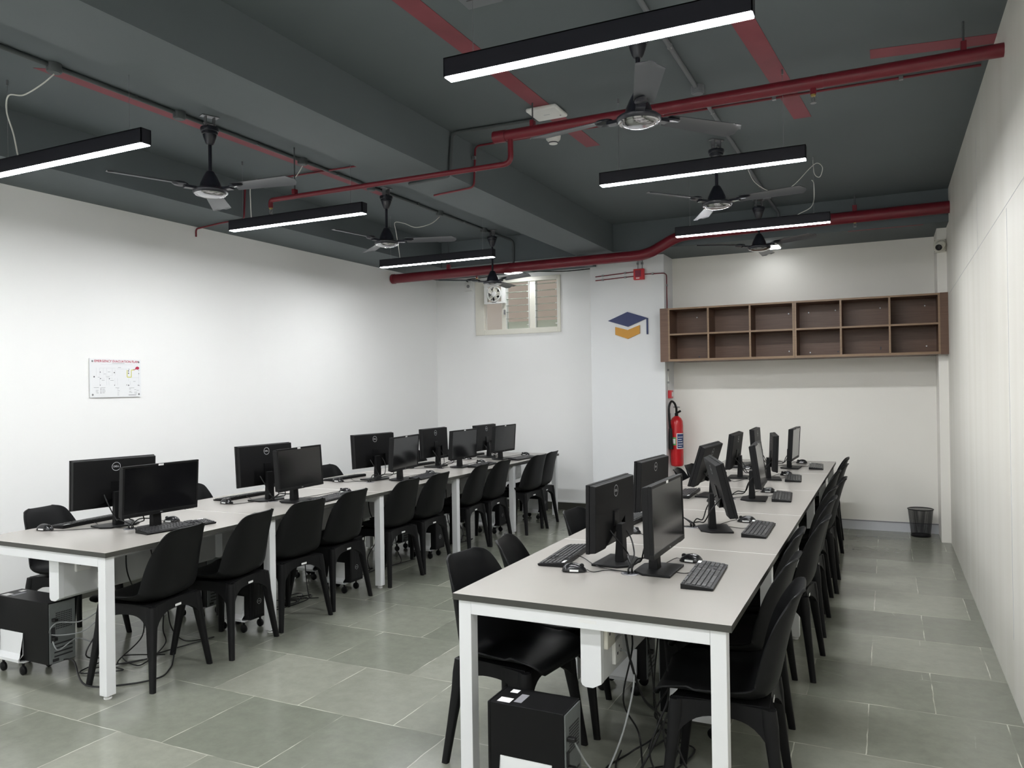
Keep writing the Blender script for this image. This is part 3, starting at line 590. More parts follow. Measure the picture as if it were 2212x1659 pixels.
# ------------------------------------------------------------------ wall shelves
SZ0, SZ1, SY0, SY1 = 1.808, 2.388, 8.40, YR
def shelf_unit(x0, x1, label, fill, cells, holes):
    t = thing('wall_shelf', label, 'shelf', (0, 0, 0), 0, 'brown cubby shelves on the back wall')
    th = 0.018
    for s, (a, b) in (('left_side_panel', (x0, x0+th)), ('right_side_panel', (x1-th, x1))):
        box(s, (a, b, SY0+0.002, SY1, SZ0, SZ1), 'wood', t)
    box('top_panel', (x0+th, x1-th, SY0+0.002, SY1, SZ1-th, SZ1), 'wood', t); box('bottom_panel', (x0+th, x1-th, SY0+0.002, SY1, SZ0, SZ0+th+0.006), 'wood', t)
    box('back_panel', (x0+th, x1-th, SY0+0.33, SY0+0.336, SZ0+th, SZ1-th), 'wood', t)
    zm = 2.10
    box('middle_shelf', (x0+th, x1-th, SY0+0.002, SY0+0.33, zm-th/2, zm+th/2), 'wood', t)
    for xd in cells:
        for za, zb in ((SZ0+th+0.006, zm-th/2), (zm+th/2, SZ1-th)): box('divider', (xd-th/2, xd+th/2, SY0+0.002, SY0+0.33, za, zb), 'wood', t)
    bm = BM(); y0, y1 = SY0, SY0+0.0019
    bx(bm, x0, x0+th, y0, y1, SZ0, SZ1); bx(bm, x1-th, x1, y0, y1, SZ0, SZ1); bx(bm, x0+th, x1-th, y0, y1, SZ1-th, SZ1); bx(bm, x0+th, x1-th, y0, y1, SZ0, SZ0+th+0.006); bx(bm, x0+th, x1-th, y0, y1, zm-th/2, zm+th/2)
    for xd in cells:
        bx(bm, xd-th/2, xd+th/2, y0, y1, SZ0+th+0.006, zm-th/2); bx(bm, xd-th/2, xd+th/2, y0, y1, zm+th/2, SZ1-th)
    obj('edge_banding', bm, 'woodedge', t)
    for hx, hz, mm in holes:
        bm = BM(); lathe(bm, [(0.007, 0.0), (0.007, 0.003), (0, 0.0035)], 10, mtx=Matrix.Translation((hx, SY0+0.33, hz)) @ Matrix.Rotation(PI/2, 4, 'X')); obj('screw_cover', bm, mm, t)
    box('filler_panel', fill, 'wood', t)
shelf_unit(-2.145, -0.842, 'left unit of the brown wall shelf, next to the pillar', (-2.2345, -2.1455, SY0+0.004, SY0+0.022, SZ0-0.004, SZ1+0.002), (-1.712, -1.28), [(-1.9, 2.30, 'label'), (-0.93, 2.29, 'label'), (-0.93, 1.89, 'label'), (-1.31, 1.87, 'label'), (-1.88, 1.86, 'inkd')])
shelf_unit(-0.840, 0.465, 'right unit of the brown wall shelf, next to the right wall', (0.4655, XR-0.001, SY0+0.004, SY0+0.022, SZ0-0.004, SZ1+0.002), (-0.405, 0.033), [(-0.73, 2.29, 'label'), (-0.47, 2.30, 'label'), (-0.05, 2.30, 'label'), (0.35, 2.30, 'label'), (-0.72, 1.87, 'label'), (-0.45, 1.87, 'inkd'), (-0.05, 1.90, 'inkd'), (-0.05, 1.885, 'inkd'), (0.36, 1.90, 'label')])

# ------------------------------------------------------------------ evacuation plan
PX = XL+0.004
t = thing('evacuation_plan', 'white emergency evacuation plan board on the left wall', 'sign', (XL, 4.195, 1.672))
LP = Matrix.Identity(4)
def pm(y, z, off=0.0): return basis((0.0125+off, y, z), (0, 1, 0), (0, 0, 1))
box('board', (0.004, 0.0122, -0.226, 0.226, -0.151, 0.151), 'paper', t)
bm = BM(); add_text(bm, 'EMERGENCY EVACUATION PLAN', 0.0262, pm(0.008, 0.131), bold=0.0006); obj('title_text', bm, 'inkred', t)
def prect(bm, y0, z0, y1, z1, off=0.0):
    vs = [bm.verts.new((0.0125+off, y, z)) for y, z in ((y0, z0), (y1, z0), (y1, z1), (y0, z1))]; bm.faces.new(vs)
def P(u, v): return (-0.226+(u-190)/(1835-190)*0.452, 0.151-(v-255)/(1470-255)*0.302)   # position measured on the board
bm = BM()
def seg(u0, v0, u1, v1, th=0.0016):
    a = P(u0, v0); b = P(u1, v1)
    if abs(a[0]-b[0]) > abs(a[1]-b[1]): prect(bm, min(a[0], b[0]), a[1]-th/2, max(a[0], b[0]), a[1]+th/2)
    else: prect(bm, a[0]-th/2, min(a[1], b[1]), a[0]+th/2, max(a[1], b[1]))
for s in ((490, 550, 990, 550), (490, 550, 490, 790), (600, 560, 600, 780), (705, 560, 705, 780), (885, 560, 885, 790), (975, 600, 975, 780), (650, 780, 880, 780), (490, 870, 490, 1090), (490, 870, 650, 870), (705, 870, 705, 1090), (775, 900, 775, 1090), (705, 870, 900, 870), (965, 870, 965, 1090), (1050, 870, 1050, 1100), (1520, 850, 1760, 850), (1760, 620, 1760, 1100), (1520, 600, 1520, 850), (1415, 870, 1415, 960), (1470, 960, 1470, 1100), (385, 545, 385, 790), (520, 430, 1540, 430), (1040, 570, 1380, 570)): seg(*s)
obj('plan_lines', bm, 'inkl', t)
bm = BM()
for s in ((1370, 600, 1370, 830), (1370, 830, 1510, 830), (1510, 600, 1510, 830), (1510, 600, 1600, 600)): seg(*s, th=0.006)
obj('escape_route', bm, 'inkyel', t)
bm = BM()
for u, v, s in ((505, 680, 7), (950, 690, 8), (315, 825, 10), (510, 880, 7), (790, 885, 7), (500, 1085, 6), (955, 1090, 6), (1430, 575, 6), (1415, 630, 9), (1415, 705, 9), (1580, 580, 5), (1760, 605, 5), (1760, 715, 6), (1355, 1085, 6), (1415, 1095, 9), (1735, 1095, 6), (1765, 1100, 6), (520, 1210, 6), (520, 1250, 5), (520, 1290, 5), (520, 1330, 6)):
    a = P(u, v); h = s*0.0005; prect(bm, a[0]-h, a[1]-h, a[0]+h, a[1]+h, 0.0002)
obj('plan_symbols', bm, 'inkd', t)
for u0, v, u1 in ((880, 395, 1285), (300, 1165, 460), (500, 1170, 660), (980, 1175, 1100), (1430, 1180, 1600), (560, 1215, 640), (560, 1250, 660), (560, 1290, 660), (560, 1330, 640), (1040, 1215, 1080), (1040, 1275, 1120), (1040, 1340, 1100), (1040, 1400, 1100), (1430, 1220, 1490), (1600, 1240, 1670), (1680, 1260, 1760), (1430, 1290, 1500), (1430, 1330, 1530), (1600, 1320, 1700), (1610, 1360, 1690), (1410, 1400, 1680), (1410, 1418, 1660), (550, 930, 640), (820, 935, 925), (740, 670, 820), (620, 735, 680), (360, 1250, 440), (360, 1290, 430), (380, 1330, 450), (680, 825, 800), (430, 835, 490), (1570, 970, 1650), (1070, 525, 1170)):
    a = P(u0, v); b = P(u1, v); bm = BM(); prect(bm, a[0], a[1]-0.0012, b[0], a[1]+0.0012, 0.0001); obj('text_line', bm, 'ink', t)
bm = BM(); c0 = P(1715, 535); vs = [bm.verts.new((0.0129, c0[0]+0.0175*math.cos(k*PI/12), c0[1]+0.0125*math.sin(k*PI/12))) for k in range(24)]; bm.faces.new(vs)
vs = [bm.verts.new((0.0129, *P(*q))) for q in ((1650, 540), (1670, 570), (1600, 610), (1595, 602))]; bm.faces.new(vs); obj('assembly_marker', bm, 'inkred', t)
for sy in (-0.205, 0.205):
    for sz in (-0.13, 0.13):
        bm = BM(); lathe(bm, [(0.006, 0.0), (0.0075, 0.004), (0.0075, 0.014), (0.005, 0.018), (0, 0.018)], 14, mtx=Matrix.Translation((0, sy, sz)) @ Matrix.Rotation(PI/2, 4, 'Y')); obj('standoff_bolt', bm, 'steel', t, True)

# ------------------------------------------------------------------ waste basket
t = thing('waste_basket', 'black wire mesh waste basket in the corner by the right wall', 'waste basket', (0.285, 8.80, 0))
def mesh_mat():
    m = mat('black wire mesh', (0.015, 0.015, 0.017, 1), 0.4); nt = m.node_tree; b = nt.nodes['Principled BSDF']
    tc = nt.nodes.new('ShaderNodeTexCoord'); sep = nt.nodes.new('ShaderNodeSeparateXYZ'); nt.links.new(tc.outputs['Object'], sep.inputs[0])
    at = nt.nodes.new('ShaderNodeMath'); at.operation = 'ARCTAN2'; nt.links.new(sep.outputs[1], at.inputs[0]); nt.links.new(sep.outputs[0], at.inputs[1])
    outs = []
    for src, k in ((at.outputs[0], 180/PI/2), (sep.outputs[2], 300.0)):
        mu = nt.nodes.new('ShaderNodeMath'); mu.operation = 'MULTIPLY'; mu.inputs[1].default_value = k; nt.links.new(src, mu.inputs[0])
        fr = nt.nodes.new('ShaderNodeMath'); fr.operation = 'FRACT'; nt.links.new(mu.outputs[0], fr.inputs[0])
        lt = nt.nodes.new('ShaderNodeMath'); lt.operation = 'LESS_THAN'; lt.inputs[1].default_value = 0.36; nt.links.new(fr.outputs[0], lt.inputs[0]); outs.append(lt)
    mx = nt.nodes.new('ShaderNodeMath'); mx.operation = 'MAXIMUM'; nt.links.new(outs[0].outputs[0], mx.inputs[0]); nt.links.new(outs[1].outputs[0], mx.inputs[1])
    nt.links.new(mx.outputs[0], b.inputs['Alpha']); return m
M['mesh'] = mesh_mat()
bm = BM(); n = 40
A = [bm.verts.new((0.087*math.cos(2*PI*k/n), 0.087*math.sin(2*PI*k/n), 0.012)) for k in range(n)]; B = [bm.verts.new((0.115*math.cos(2*PI*k/n), 0.115*math.sin(2*PI*k/n), 0.27)) for k in range(n)]
for k in range(n): bm.faces.new((A[k], A[(k+1) % n], B[(k+1) % n], B[k]))
obj('mesh_side', bm, 'mesh', t, True)
bm = BM(); C_ = [(0.116*math.cos(2*PI*k/n), 0.116*math.sin(2*PI*k/n), 0.272) for k in range(n+1)]; tube(bm, C_, 0.0045, 8, caps=False); obj('rim', bm, 'black', t, True)
bm = BM(); lathe(bm, [(0.0, 0.006), (0.085, 0.006), (0.09, 0.0), (0.092, 0.014), (0.084, 0.02), (0.082, 0.012), (0, 0.012)], n); obj('base', bm, 'black', t, True)

# ------------------------------------------------------------------ desks
TZ = 0.75
def desk(xc, y0, L, label, sockets):
    t = thing('workstation_desk', label, 'desk', (xc, y0, 0), 0, 'long two-sided workstation desks')
    W = 0.535; tot = 5*L
    for k in range(5):
        bm = BM(); a, b = k*L, (k+1)*L-(0.0015 if k < 4 else 0)
        bx(bm, -W, W, a, b, TZ-0.0242, TZ); o = obj('tabletop', bm, 'edge', t)
        o.data.materials.append(M['top'])
        for p in o.data.polygons:
            if p.normal.z > 0.9: p.material_index = 1
    for k in range(1, 5): box('joint_strip', (-W+0.001, W-0.001, k*L-0.0022, k*L+0.0008, TZ-0.02, TZ+0.0003), 'seam', t)
    for k in range(6):
        ya = (0.012 if k == 0 else k*L-0.027 if k < 5 else tot-0.062); yb = ya+0.054
        for s in (-1, 1):
            bm = BM(); xa = s*(W-0.02); bx(bm, min(xa, xa-s*0.054), max(xa, xa-s*0.054), ya, yb, 0.020, 0.724); lg = obj('leg', bm, 'white_metal', t, bev=0.002)
            bm = BM(); lathe(bm, [(0.018, 0.0), (0.02, 0.002), (0.02, 0.010), (0.010, 0.012), (0.010, 0.020)], 14, c=(xa-s*0.027, (ya+yb)/2, 0)); obj('foot_pad', bm, 'white_plastic', lg)
        box('cross_rail', (-W+0.0745, W-0.0745, ya, yb, 0.672, 0.724), 'white_metal', t, bev=0.002)
    for s in (-1, 1): box('long_rail', (s*(W-0.16)-0.02, s*(W-0.16)+0.02, 0.07, tot-0.07, 0.684, 0.7245), 'white_metal', t)
    # hanging cable box
    bm = BM(); pr = [(-0.035, 0.724), (-0.035, 0.448), (-0.030, 0.438), (-0.018, 0.432), (0.012, 0.432), (0.045, 0.45), (0.045, 0.724)]
    prism(bm, pr, 'y', 0.085, 0.115); obj('cable_box_end', bm, 'white_metal', t)
    for k in range(5):
        bm = BM(); a = 0.1155 if k == 0 else k*L+0.03; prism(bm, [(-0.035, 0.671), (-0.035, 0.45), (-0.02, 0.436), (0.02, 0.436), (0.045, 0.452), (0.045, 0.671)], 'y', a, (k+1)*L-0.03); cb = obj('cable_box', bm, 'race', t)
    for (y, z, hy, hz, m_) in sockets:
        sb = box('socket', (0.045, 0.062, y-hy, y+hy, z-hz, z+hz), m_, t, bev=0.004)
        bm = BM()
        for q in (-0.02, 0.02): bx(bm, 0.0618, 0.0626, y+q-0.006, y+q+0.006, z-0.012, z-0.002)
        bx(bm, 0.0618, 0.0626, y-0.004, y+0.004, z+0.012, z+0.02)
        obj('socket_holes', bm, 'inkd', sb)
    return t
RX, RY, RL_ = -1.0125, 2.647, 1.176
LX, LY, LL = -4.082, 2.63, 1.200
desk(RX, RY, RL_, 'long grey topped white framed desk on the right, running to the shelf wall', [(0.16, 0.63, 0.045, 0.06, 'cream_plastic'), (0.25, 0.53, 0.045, 0.045, 'white_plastic'), (1.5, 0.56, 0.05, 0.05, 'white_plastic'), (2.7, 0.56, 0.05, 0.05, 'white_plastic')])
desk(LX, LY, LL, 'long grey topped white framed desk on the left, along the left wall', [(0.22, 0.62, 0.045, 0.045, 'white_plastic'), (0.36, 0.50, 0.05, 0.045, 'white_plastic'), (1.5, 0.56, 0.05, 0.05, 'white_plastic'), (2.7, 0.56, 0.05, 0.05, 'white_plastic')])
bm = BM(); bx(bm, -0.035, 0.035, -0.0008, 0, -0.006, 0.006)
g = obj('rail_sticker', bm, 'label', None); g.parent = [o for o in COL.objects if o.name == 'workstation_desk'][0]; g.location = (0.02, 0.0115, 0.70)

# ------------------------------------------------------------------ chair
def make_chair():
    t = thing('plastic_chair', 'x', 'chair', (0, 0, 0))
    prof = [(0.232, 0.418), (0.236, 0.432), (0.226, 0.447), (0.19, 0.456), (0.12, 0.452), (0.04, 0.443), (-0.04, 0.436), (-0.11, 0.437), (-0.158, 0.455), (-0.186, 0.495), (-0.200, 0.55), (-0.213, 0.61), (-0.227, 0.67), (-0.243, 0.73), (-0.260, 0.785), (-0.270, 0.81), (-0.280, 0.828)]
    hw = [0.140, 0.172, 0.188, 0.203, 0.212, 0.216, 0.217, 0.217, 0.216, 0.212, 0.207, 0.200, 0.190, 0.177, 0.157, 0.135, 0.085]
    lift = [0.0, 0.004, 0.008, 0.018, 0.034, 0.048, 0.06, 0.072, 0.082, 0.086, 0.086, 0.082, 0.074, 0.06, 0.042, 0.026, 0.008]
    # resample
    pp_ = spline([(p[0], p[1], h) for p, h in zip(prof, hw)], 3); ll = spline([(l, 0, 0) for l in lift], 3)
    bm = BM(); NS = 20; rows = []
    for i, p in enumerate(pp_):
        a = pp_[max(i-1, 0)]; b = pp_[min(i+1, len(pp_)-1)]; dx, dz = b.x-a.x, b.y-a.y; L = math.hypot(dx, dz) or 1
        nx, nz = dz/L, -dx/L   # points up on the seat, forward on the back
        row = []
        for j in range(NS+1):
            s = -1+2*j/NS; l = ll[i].x*(abs(s)**2.6)
            wdt = p.z*math.sin(s*PI/2*0.94)/math.sin(PI/2*0.94)
            flare = -0.012*max(0, abs(s)-0.88)/0.12 if i > 12 else 0
            row.append(bm.verts.new((p.x+nx*(l+flare), wdt, p.y+nz*(l+flare))))
        rows.append(row)
    for i in range(len(rows)-1):
        for j in range(NS): bm.faces.new((rows[i][j], rows[i+1][j], rows[i+1][j+1], rows[i][j+1]))
    bmesh.ops.recalc_face_normals(bm, faces=bm.faces)
    sh = obj('seat_shell', bm, 'chair', t, True)
    md = sh.modifiers.new('solid', 'SOLIDIFY'); md.thickness = 0.007; md.offset = 0
    md = sh.modifiers.new('bev', 'BEVEL'); md.width = 0.002; md.segments = 2; md.limit_method = 'ANGLE'; md.angle_limit = 0.9
    # under-seat frame with arched aprons
    tx, ty, tz = 0.155, 0.165, 0.412
    bm = BM(); bx(bm, -tx-0.005, tx+0.005, -ty-0.005, ty+0.005, tz-0.004, tz+0.02)
    def apron(A, B, nrm, depth):
        N = 14; th = 0.022
        fr, bk = [], []
        for i in range(N+1):
            u = i/N; q = Vector(A).lerp(Vector(B), u); dz = depth*(0.45+0.85*abs(2*u-1)**3.2)
            out = Vector(nrm)*(0.004+0.02*abs(2*u-1)**2)
            fr.append((bm.verts.new((q.x+out.x, q.y+out.y, tz+0.016)), bm.verts.new((q.x+out.x*1.4, q.y+out.y*1.4, tz-dz))))
            bk.append((bm.verts.new((q.x+out.x-nrm[0]*th, q.y+out.y-nrm[1]*th, tz+0.016)), bm.verts.new((q.x+out.x*1.4-nrm[0]*th, q.y+out.y*1.4-nrm[1]*th, tz-dz))))
        for i in range(N):
            bm.faces.new((fr[i][0], fr[i+1][0], fr[i+1][1], fr[i][1])); bm.faces.new((bk[i][0], bk[i][1], bk[i+1][1], bk[i+1][0]))
            bm.faces.new((fr[i][1], fr[i+1][1], bk[i+1][1], bk[i][1])); bm.faces.new((fr[i][0], bk[i][0], bk[i+1][0], fr[i+1][0]))
        for e in (0, N): bm.faces.new((fr[e][0], fr[e][1], bk[e][1], bk[e][0]))
    apron((-tx, -ty, 0), (-tx, ty, 0), (-1, 0), 0.075); apron((tx, -ty, 0), (tx, ty, 0), (1, 0), 0.075)
    apron((-tx, -ty, 0), (tx, -ty, 0), (0, -1), 0.08); apron((-tx, ty, 0), (tx, ty, 0), (0, 1), 0.08)
    obj('leg_frame', bm, 'chairleg', t)
    for sx in (-1, 1):
        for sy in (-1, 1):
            bm = BM(); rings = []
            for k, (z, x, y, a) in enumerate(((0.425, 0.158, 0.168, 0.026), (0.37, 0.163, 0.173, 0.028), (0.30, 0.170, 0.181, 0.0235), (0.15, 0.188, 0.202, 0.0185), (0.0, 0.206, 0.223, 0.0155))):
                rg = []
                for q in range(12):
                    an = 2*PI*q/12; cx, cy = math.cos(an), math.sin(an); e = 0.6
                    rg.append(bm.verts.new((sx*(x+a*math.copysign(abs(cx)**e, cx)), sy*(y+a*0.85*math.copysign(abs(cy)**e, cy)), z)))
                rings.append(rg)
            for A, B in zip(rings, rings[1:]):
                for q in range(12): bm.faces.new((A[q], A[(q+1) % 12], B[(q+1) % 12], B[q]))
            bm.faces.new(rings[0]); bm.faces.new(rings[-1][::-1]); obj('leg', bm, 'chairleg', t, True)
    st = box('sticker', (-0.1655, -0.1635, -0.045, 0.0, 0.385, 0.397), 'label', t); st['label'] = 'small white sticker'
    return t
chair0 = make_chair(); used = []
def chair(x, y, rz, label, group):
    if not used:
        used.append(1); o = chair0; o.location = (x, y, 0); o.rotation_euler = (0, 0, math.radians(rz)); o['label'] = label; o['group'] = group; return o
    return dup(chair0, (x, y, 0), math.radians(rz), label, group)
G1, G2, G3, G4 = 'chairs on the aisle side of the left desk', 'chairs along the left wall', 'chairs on the right side of the right desk', 'chairs on the aisle side of the right desk'
W10 = ['nearest the camera', 'second from the camera', 'third from the camera', 'fourth from the camera', 'fifth from the camera', 'sixth from the camera', 'seventh from the camera', 'eighth from the camera', 'ninth from the camera', 'farthest from the camera']
for i, (x, y, r) in enumerate([(-3.68, 3.0, 189), (-3.67, 3.53, 189), (-3.71, 4.09, 175), (-3.725, 4.58, 181), (-3.72, 5.29, 178), (-3.715, 5.76, 180), (-3.71, 6.50, 184), (-3.70, 6.96, 179), (-3.60, 7.64, 174), (-3.63, 8.04, 180)]):
    chair(x, y, r, 'black plastic chair on the aisle side of the left desk, '+W10[i], G1)
for i, (x, y, r, l) in enumerate([(-4.63, 3.22, 8, 'nearest, above the computer tower at left'), (-4.70, 4.36, -5, 'behind the gap after the first monitor pair'), (-4.56, 5.30, 8, 'peeking out beside the second monitor pair'), (-4.63, 5.95, -3, 'left of the third monitor pair'), (-4.76, 7.72, 2, 'behind the fourth monitor pair'), (-4.76, 8.30, 0, 'farthest, at the back corner')]):
    chair(x, y, r, 'black plastic chair between left desk and wall, '+l, G2)
for i, (x, y, r) in enumerate([(-0.555, 2.97, 184), (-0.62, 3.48, 178), (-0.655, 4.08, 182), (-0.565, 4.54, 178), (-0.575, 5.32, 180), (-0.60, 5.85, 177), (-0.565, 6.41, 181), (-0.63, 6.90, 180), (-0.60, 7.45, 178), (-0.615, 8.09, 182)]):
    chair(x, y, r, 'black chair on the wall side of the right desk, '+W10[i], G3)
for i, (x, y, r, l) in enumerate([(-1.44, 2.98, -8, 'nearest, seat seen under tabletop'), (-1.42, 3.42, 12, 'second from the camera'), (-1.42, 4.27, -4, 'third, beside the first monitor'), (-1.38, 5.06, 6, 'fourth, between first two monitors'), (-1.38, 6.68, 4, 'below the fire extinguisher'), (-1.36, 7.02, -6, 'behind the third monitor'), (-1.32, 7.85, 3, 'farthest, by the shelf wall')]):
    chair(x, y, r, 'black plastic chair on the aisle side of the right desk, '+l, G4)

# ------------------------------------------------------------------ monitors
MC = {}
def cached(key, fn):
    if key not in MC:
        bm = fn(); bmesh.ops.recalc_face_normals(bm, faces=bm.faces); me = bpy.data.meshes.new(key[0] if isinstance(key, tuple) else key); bm.to_mesh(me); bm.free(); MC[key] = me
    return MC[key]
MW, MH = 0.503, 0.298
# head frame: x = facing, y = lateral, z = up, origin at panel centre
def hd_bezel():
    bm = BM(); bx(bm, -0.008, 0.008, -MW/2, MW/2, -MH/2, -MH/2+0.021); bx(bm, -0.008, 0.008, -MW/2, MW/2, MH/2-0.012, MH/2)
    bx(bm, -0.008, 0.008, -MW/2, -MW/2+0.012, -MH/2+0.021, MH/2-0.012); bx(bm, -0.008, 0.008, MW/2-0.012, MW/2, -MH/2+0.021, MH/2-0.012); return bm
def hd_screen():
    bm = BM(); bx(bm, -0.007, 0.0055, -MW/2+0.012, MW/2-0.012, -MH/2+0.021, MH/2-0.012); return bm
def hd_rear():
    bm = BM(); w, h = MW/2-0.002, MH/2-0.002; nx, nz = 0.125, -0.035
    pts = [(-w, -h), (-nx-0.01, -h), (-nx, nz), (nx, nz), (nx+0.01, -h), (w, -h), (w, h), (-w, h)]
    A = [bm.verts.new((-0.008, a, b)) for a, b in pts]; B = [bm.verts.new((-0.036, a*0.985, b*0.975 if i not in (2, 3) else b)) for i, (a, b) in enumerate(pts)]
    n = len(pts)
    for i in range(n): bm.faces.new((A[i], A[(i+1) % n], B[(i+1) % n], B[i]))
    bm.faces.new(A[::-1]); bm.faces.new(B); bmesh.ops.triangulate(bm, faces=[f for f in bm.faces if len(f.verts) > 4]); return bm
def hd_recess():
    bm = BM(); bx(bm, -0.014, -0.008, -0.124, 0.124, -MH/2+0.002, -0.035); bx(bm, -0.024, -0.014, -0.11, -0.055, -0.10, -0.04); bx(bm, -0.022, -0.014, 0.05, 0.105, -0.095, -0.045); return bm
def hd_logo():
    bm = BM(); n = 28; R, r = 0.0265, 0.0235
    mt_ = basis((-0.0375, 0, 0.098), (0, -1, 0), (0, 0, 1))
    A = [bm.verts.new(mt_ @ Vector((R*math.cos(2*PI*k/n), R*math.sin(2*PI*k/n), 0))) for k in range(n)]; B = [bm.verts.new(mt_ @ Vector((r*math.cos(2*PI*k/n), r*math.sin(2*PI*k/n), 0))) for k in range(n)]
    for k in range(n): bm.faces.new((A[k], A[(k+1) % n], B[(k+1) % n], B[k]))
    add_text(bm, 'DELL', 0.0155, mt_, bold=0.0005); return bm
def hd_front():
    bm = BM(); add_text(bm, 'DELL', 0.0085, basis((0.0084, 0, -MH/2+0.0105), (0, 1, 0), (0, 0, 1))); return bm
def hd_stick():
    bm = BM(); bx(bm, 0.0078, 0.0084, -0.028, 0.006, MH/2-0.0125, MH/2-0.0015); return bm
def hd_button():
    bm = BM()
    for k in range(4): bx(bm, 0.006, 0.0088, 0.16+k*0.018, 0.17+k*0.018, -MH/2-0.0008, -MH/2+0.002)
    return bm
def st_base():
    bm = BM(); prism(bm, [(0.085, -0.12), (0.085, 0.12), (-0.035, 0.12), (-0.085, 0.075), (-0.085, -0.075), (-0.035, -0.12)], 'z', 0.0, 0.010); return bm
def st_neck(h):
    def f():
        bm = BM(); pts = [(-0.034, 0.009), (0.008, 0.009), (-0.004, h), (-0.028, h)]; prism(bm, pts, 'y', -0.0275, 0.0275); return bm
    return f
def st_hinge():
    bm = BM(); bx(bm, -0.03, -0.008, -0.03, 0.03, -0.05, 0.02); return bm
def inst(name, me, m, parent, mtx=None, bev=0.0):
    if not me.materials: me.materials.append(M[m])
    o = bpy.data.objects.new(name, me); COL.objects.link(o); o.parent = parent
    if mtx is not None: o.matrix_local = mtx
    if bev:
        md = o.modifiers.new('bevel', 'BEVEL'); md.width = bev; md.segments = 2; md.limit_method = 'ANGLE'; md.angle_limit = 0.6
    return o
def monitor(x, y, face, ztop, tilt, label, group, back=False):
    t = thing('monitor', label, 'monitor', (x, y, TZ), math.radians(face), group)
    zc = ztop-TZ-MH/2*math.cos(math.radians(tilt)); H = Matrix.Translation((0.045, 0, zc)) @ Matrix.Rotation(-math.radians(tilt), 4, 'Y')
    inst('stand_base', cached('stand_base', st_base), 'blackm', t, bev=0.003)
    hn = round(zc-0.05, 2); inst('stand_neck', cached(('stand_neck', hn), st_neck(hn)), 'blackm', t, bev=0.002)
    inst('hinge', cached('hinge', st_hinge), 'black', t, H @ Matrix.Translation((-0.012, 0, -0.01)))
    inst('bezel', cached('bezel', hd_bezel), 'blackm', t, H, 0.0015); inst('screen', cached('screen', hd_screen), 'screen', t, H)
    rc_ = inst('rear_cover', cached('rear_cover', hd_rear), 'blackm', t, H, 0.003)
    inst('port_recess', cached('port_recess', hd_recess), 'black', t, H)
    a = inst('logo', cached('logo', hd_logo), 'logo', t, H); a['label'] = 'round silver maker logo'
    inst('front_logo', cached('front_logo', hd_front), 'logo', t, H); inst('buttons', cached('buttons', hd_button), 'black', t, H)
    if not back: b = inst('sticker', cached('sticker', hd_stick), 'label', t, H); b['label'] = 'small white inventory sticker'
    return t
MON = {"F1": [-3.934, 3.259, -4.27, 1.135, -3.463], "F2": [-3.879, 4.405, 3.344, 1.143, 3.828], "F3": [-3.885, 5.777, 6.809, 1.139, -3.675], "F4": [-3.916, 6.9, -1.104, 1.131, -3.767], "F5": [-3.897, 7.789, -0.95, 1.132, -4.182],
 "B1": [-4.22, 3.212, 167.683, 1.161, 2.395], "B2": [-4.12, 4.386, 174.813, 1.158, -3.384], "B3": [-4.115, 5.728, 170.769, 1.156, -3.891], "B4": [-4.176, 6.865, 181.019, 1.144, -2.596], "B5": [-4.182, 8.011, 179.68, 1.122, -4.404],
 "RB1": [-1.113, 3.4, 177.68, 1.128, 0.743], "RF1": [-0.907, 3.314, -0.621, 1.145, 1.281], "RB2": [-1.261, 4.609, 176.036, 1.114, 2.52], "RF2": [-0.871, 4.367, 19.08, 1.14, 13.89], "RB3": [-1.154, 5.669, 176.545, 1.127, 17.384], "RF3": [-0.843, 5.598, 3.724, 1.144, 7.8],
 "RB4": [-1.158, 6.858, 180.491, 1.134, 7.365], "RF4": [-0.895, 6.832, 10.547, 1.128, -2.566], "RB5": [-1.118, 7.797, 181.86, 1.121, -2.939], "RF5": [-0.831, 7.781, -1.691, 1.132, -3.422]}
W5 = ['nearest the camera', 'second from the camera', 'third from the camera', 'fourth from the camera', 'farthest from the camera']
for k in range(5):
    monitor(*MON['F%d' % (k+1)], 'black monitor with screen facing the aisle on left desk, '+W5[k], 'monitors facing the aisle on the left desk')
    monitor(*MON['B%d' % (k+1)], 'black monitor showing its back and logo on left desk, '+W5[k], 'monitors facing the left wall', True)
    monitor(*MON['RF%d' % (k+1)], 'black monitor facing the right wall on the right desk, '+('tilted back, ' if k == 1 else '')+W5[k], 'monitors facing the right wall')
    monitor(*MON['RB%d' % (k+1)], 'black monitor facing the aisle on the right desk, '+('tilted back, ' if k == 2 else '')+W5[k], 'monitors facing the aisle on the right desk', True)

